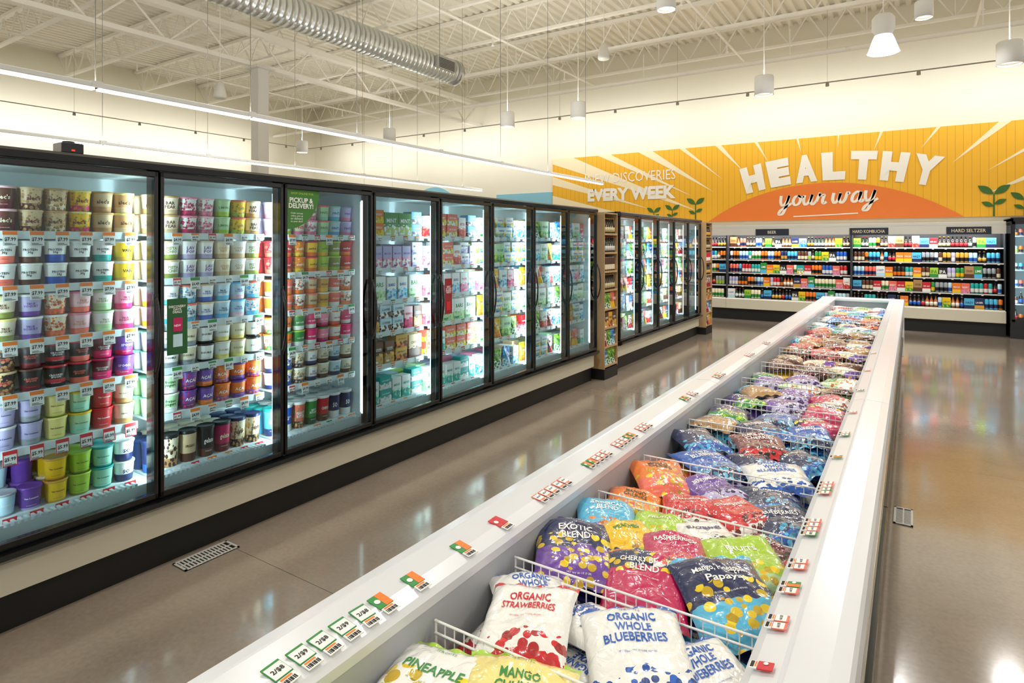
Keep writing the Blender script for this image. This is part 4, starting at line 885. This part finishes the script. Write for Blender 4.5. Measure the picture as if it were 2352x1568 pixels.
gt8=rim_tag('green','2/$8'); gt9=rim_tag('green','2/$9'); ot=rim_tag('green',None,True,'orange'); rt=rim_tag('red',None,True,'red'); rw=rim_tag('coral','$5.99')
def rtag(me,x,y,lab,rz_=0,s=1.0):
    o=obj('price_tag',me,None,(x,y,0.9055 if x<-.5 else 0.9045),(0,0.12 if x<-.5 else 0.20,rz_),label=lab,category='price tag',group='price tags on the chest freezer rims'); o.scale=(s,s,1)
for y,me in ((.693,gt8),(.745,gt9),(.793,gt8),(.845,gt9),(.898,gt8),(.950,ot),(1.052,ot),(1.231,ot),(1.399,rt)):
    rtag(me,-0.962,y,'green-bordered paper price tag reading 2/$8' if me is gt8 else 'green-bordered paper price tag reading 2/$9' if me is gt9 else 'small coloured shelf tag on white freezer rim',R.uniform(-.08,.08),.88)
for y0,n in ((1.60,3),(1.72,2),(1.93,5),(2.18,5),(2.42,3),(3.0,2),(3.12,2),(3.6,4),(4.4,4),(5.0,3)):
    for i in range(n): rtag(R.choice([rw,rw,rw,ot]),-0.952,y0+i*0.037,'small red and white paper price tag on white freezer rim',0,.66)
for y,me in ((1.02,ot),(1.19,rt),(1.33,rw),(1.36,rw),(1.48,rw),(1.51,ot),(1.60,rw),(1.63,rw),(1.80,gt8),(1.83,rw),(1.86,rw),(1.89,rw),(2.12,rw),(2.15,gt8),(2.18,rw),(2.21,rw),(2.5,ot),(2.8,gt8),(2.83,rw),(3.2,rw),(3.7,gt9),(4.3,rw),(5.0,rw)):
    rtag(me,-0.224,y,'small paper price tag on the white freezer rim',math.pi,.56)
# floor grates
gratem=mat('grate_metal','#B9B8B2',0.4)
def grate(x,y,w=0.125,l=0.30):
    g=MB()
    g.box(-w/2,w/2,-l/2,l/2,0.0,0.003,1)
    for a in ((-w/2,-w/2+.012,-l/2,l/2),(w/2-.012,w/2,-l/2,l/2),(-w/2,w/2,-l/2,-l/2+.012),(-w/2,w/2,l/2-.012,l/2)): g.box(a[0],a[1],a[2],a[3],0.002,0.006,0)
    for k in range(int((l-.03)/.0185)): yy=-l/2+.018+k*0.0185; g.box(-w/2,w/2,yy,yy+0.009,0.003,0.0055,0)
    g.box(-0.004,0.004,-l/2,l/2,0.003,0.0058,0)
    obj('floor_grate',g.mesh('floor_grate',[gratem,blackk]),None,(x,y,0.001),(0,0,0),label='slotted metal floor vent grate beside the freezer base',category='floor grate',group='floor grates')
grate(-3.165,1.85); grate(-0.045,4.45,.10,.27)
# ------------------------------------------------------------------ world, camera
w=bpy.data.worlds.new('World'); scene.world=w; w.use_nodes=True; bg=w.node_tree.nodes['Background']; bg.inputs[0].default_value=hx('#FFFCF7'); bg.inputs[1].default_value=0.72
cam=bpy.data.cameras.new('Camera'); cam.sensor_width=36; cam.lens=36*1405/2352; cam.shift_y=-227/2352; cam.clip_start=0.05; cam.clip_end=100
co=bpy.data.objects.new('Camera',cam); COL.objects.link(co); co.location=(0,0,1.68); co.rotation_euler=(math.radians(90),0,math.radians(33.19)); scene.camera=co
scene.view_settings.view_transform='Standard'; scene.view_settings.look='None'; scene.view_settings.exposure=-0.15
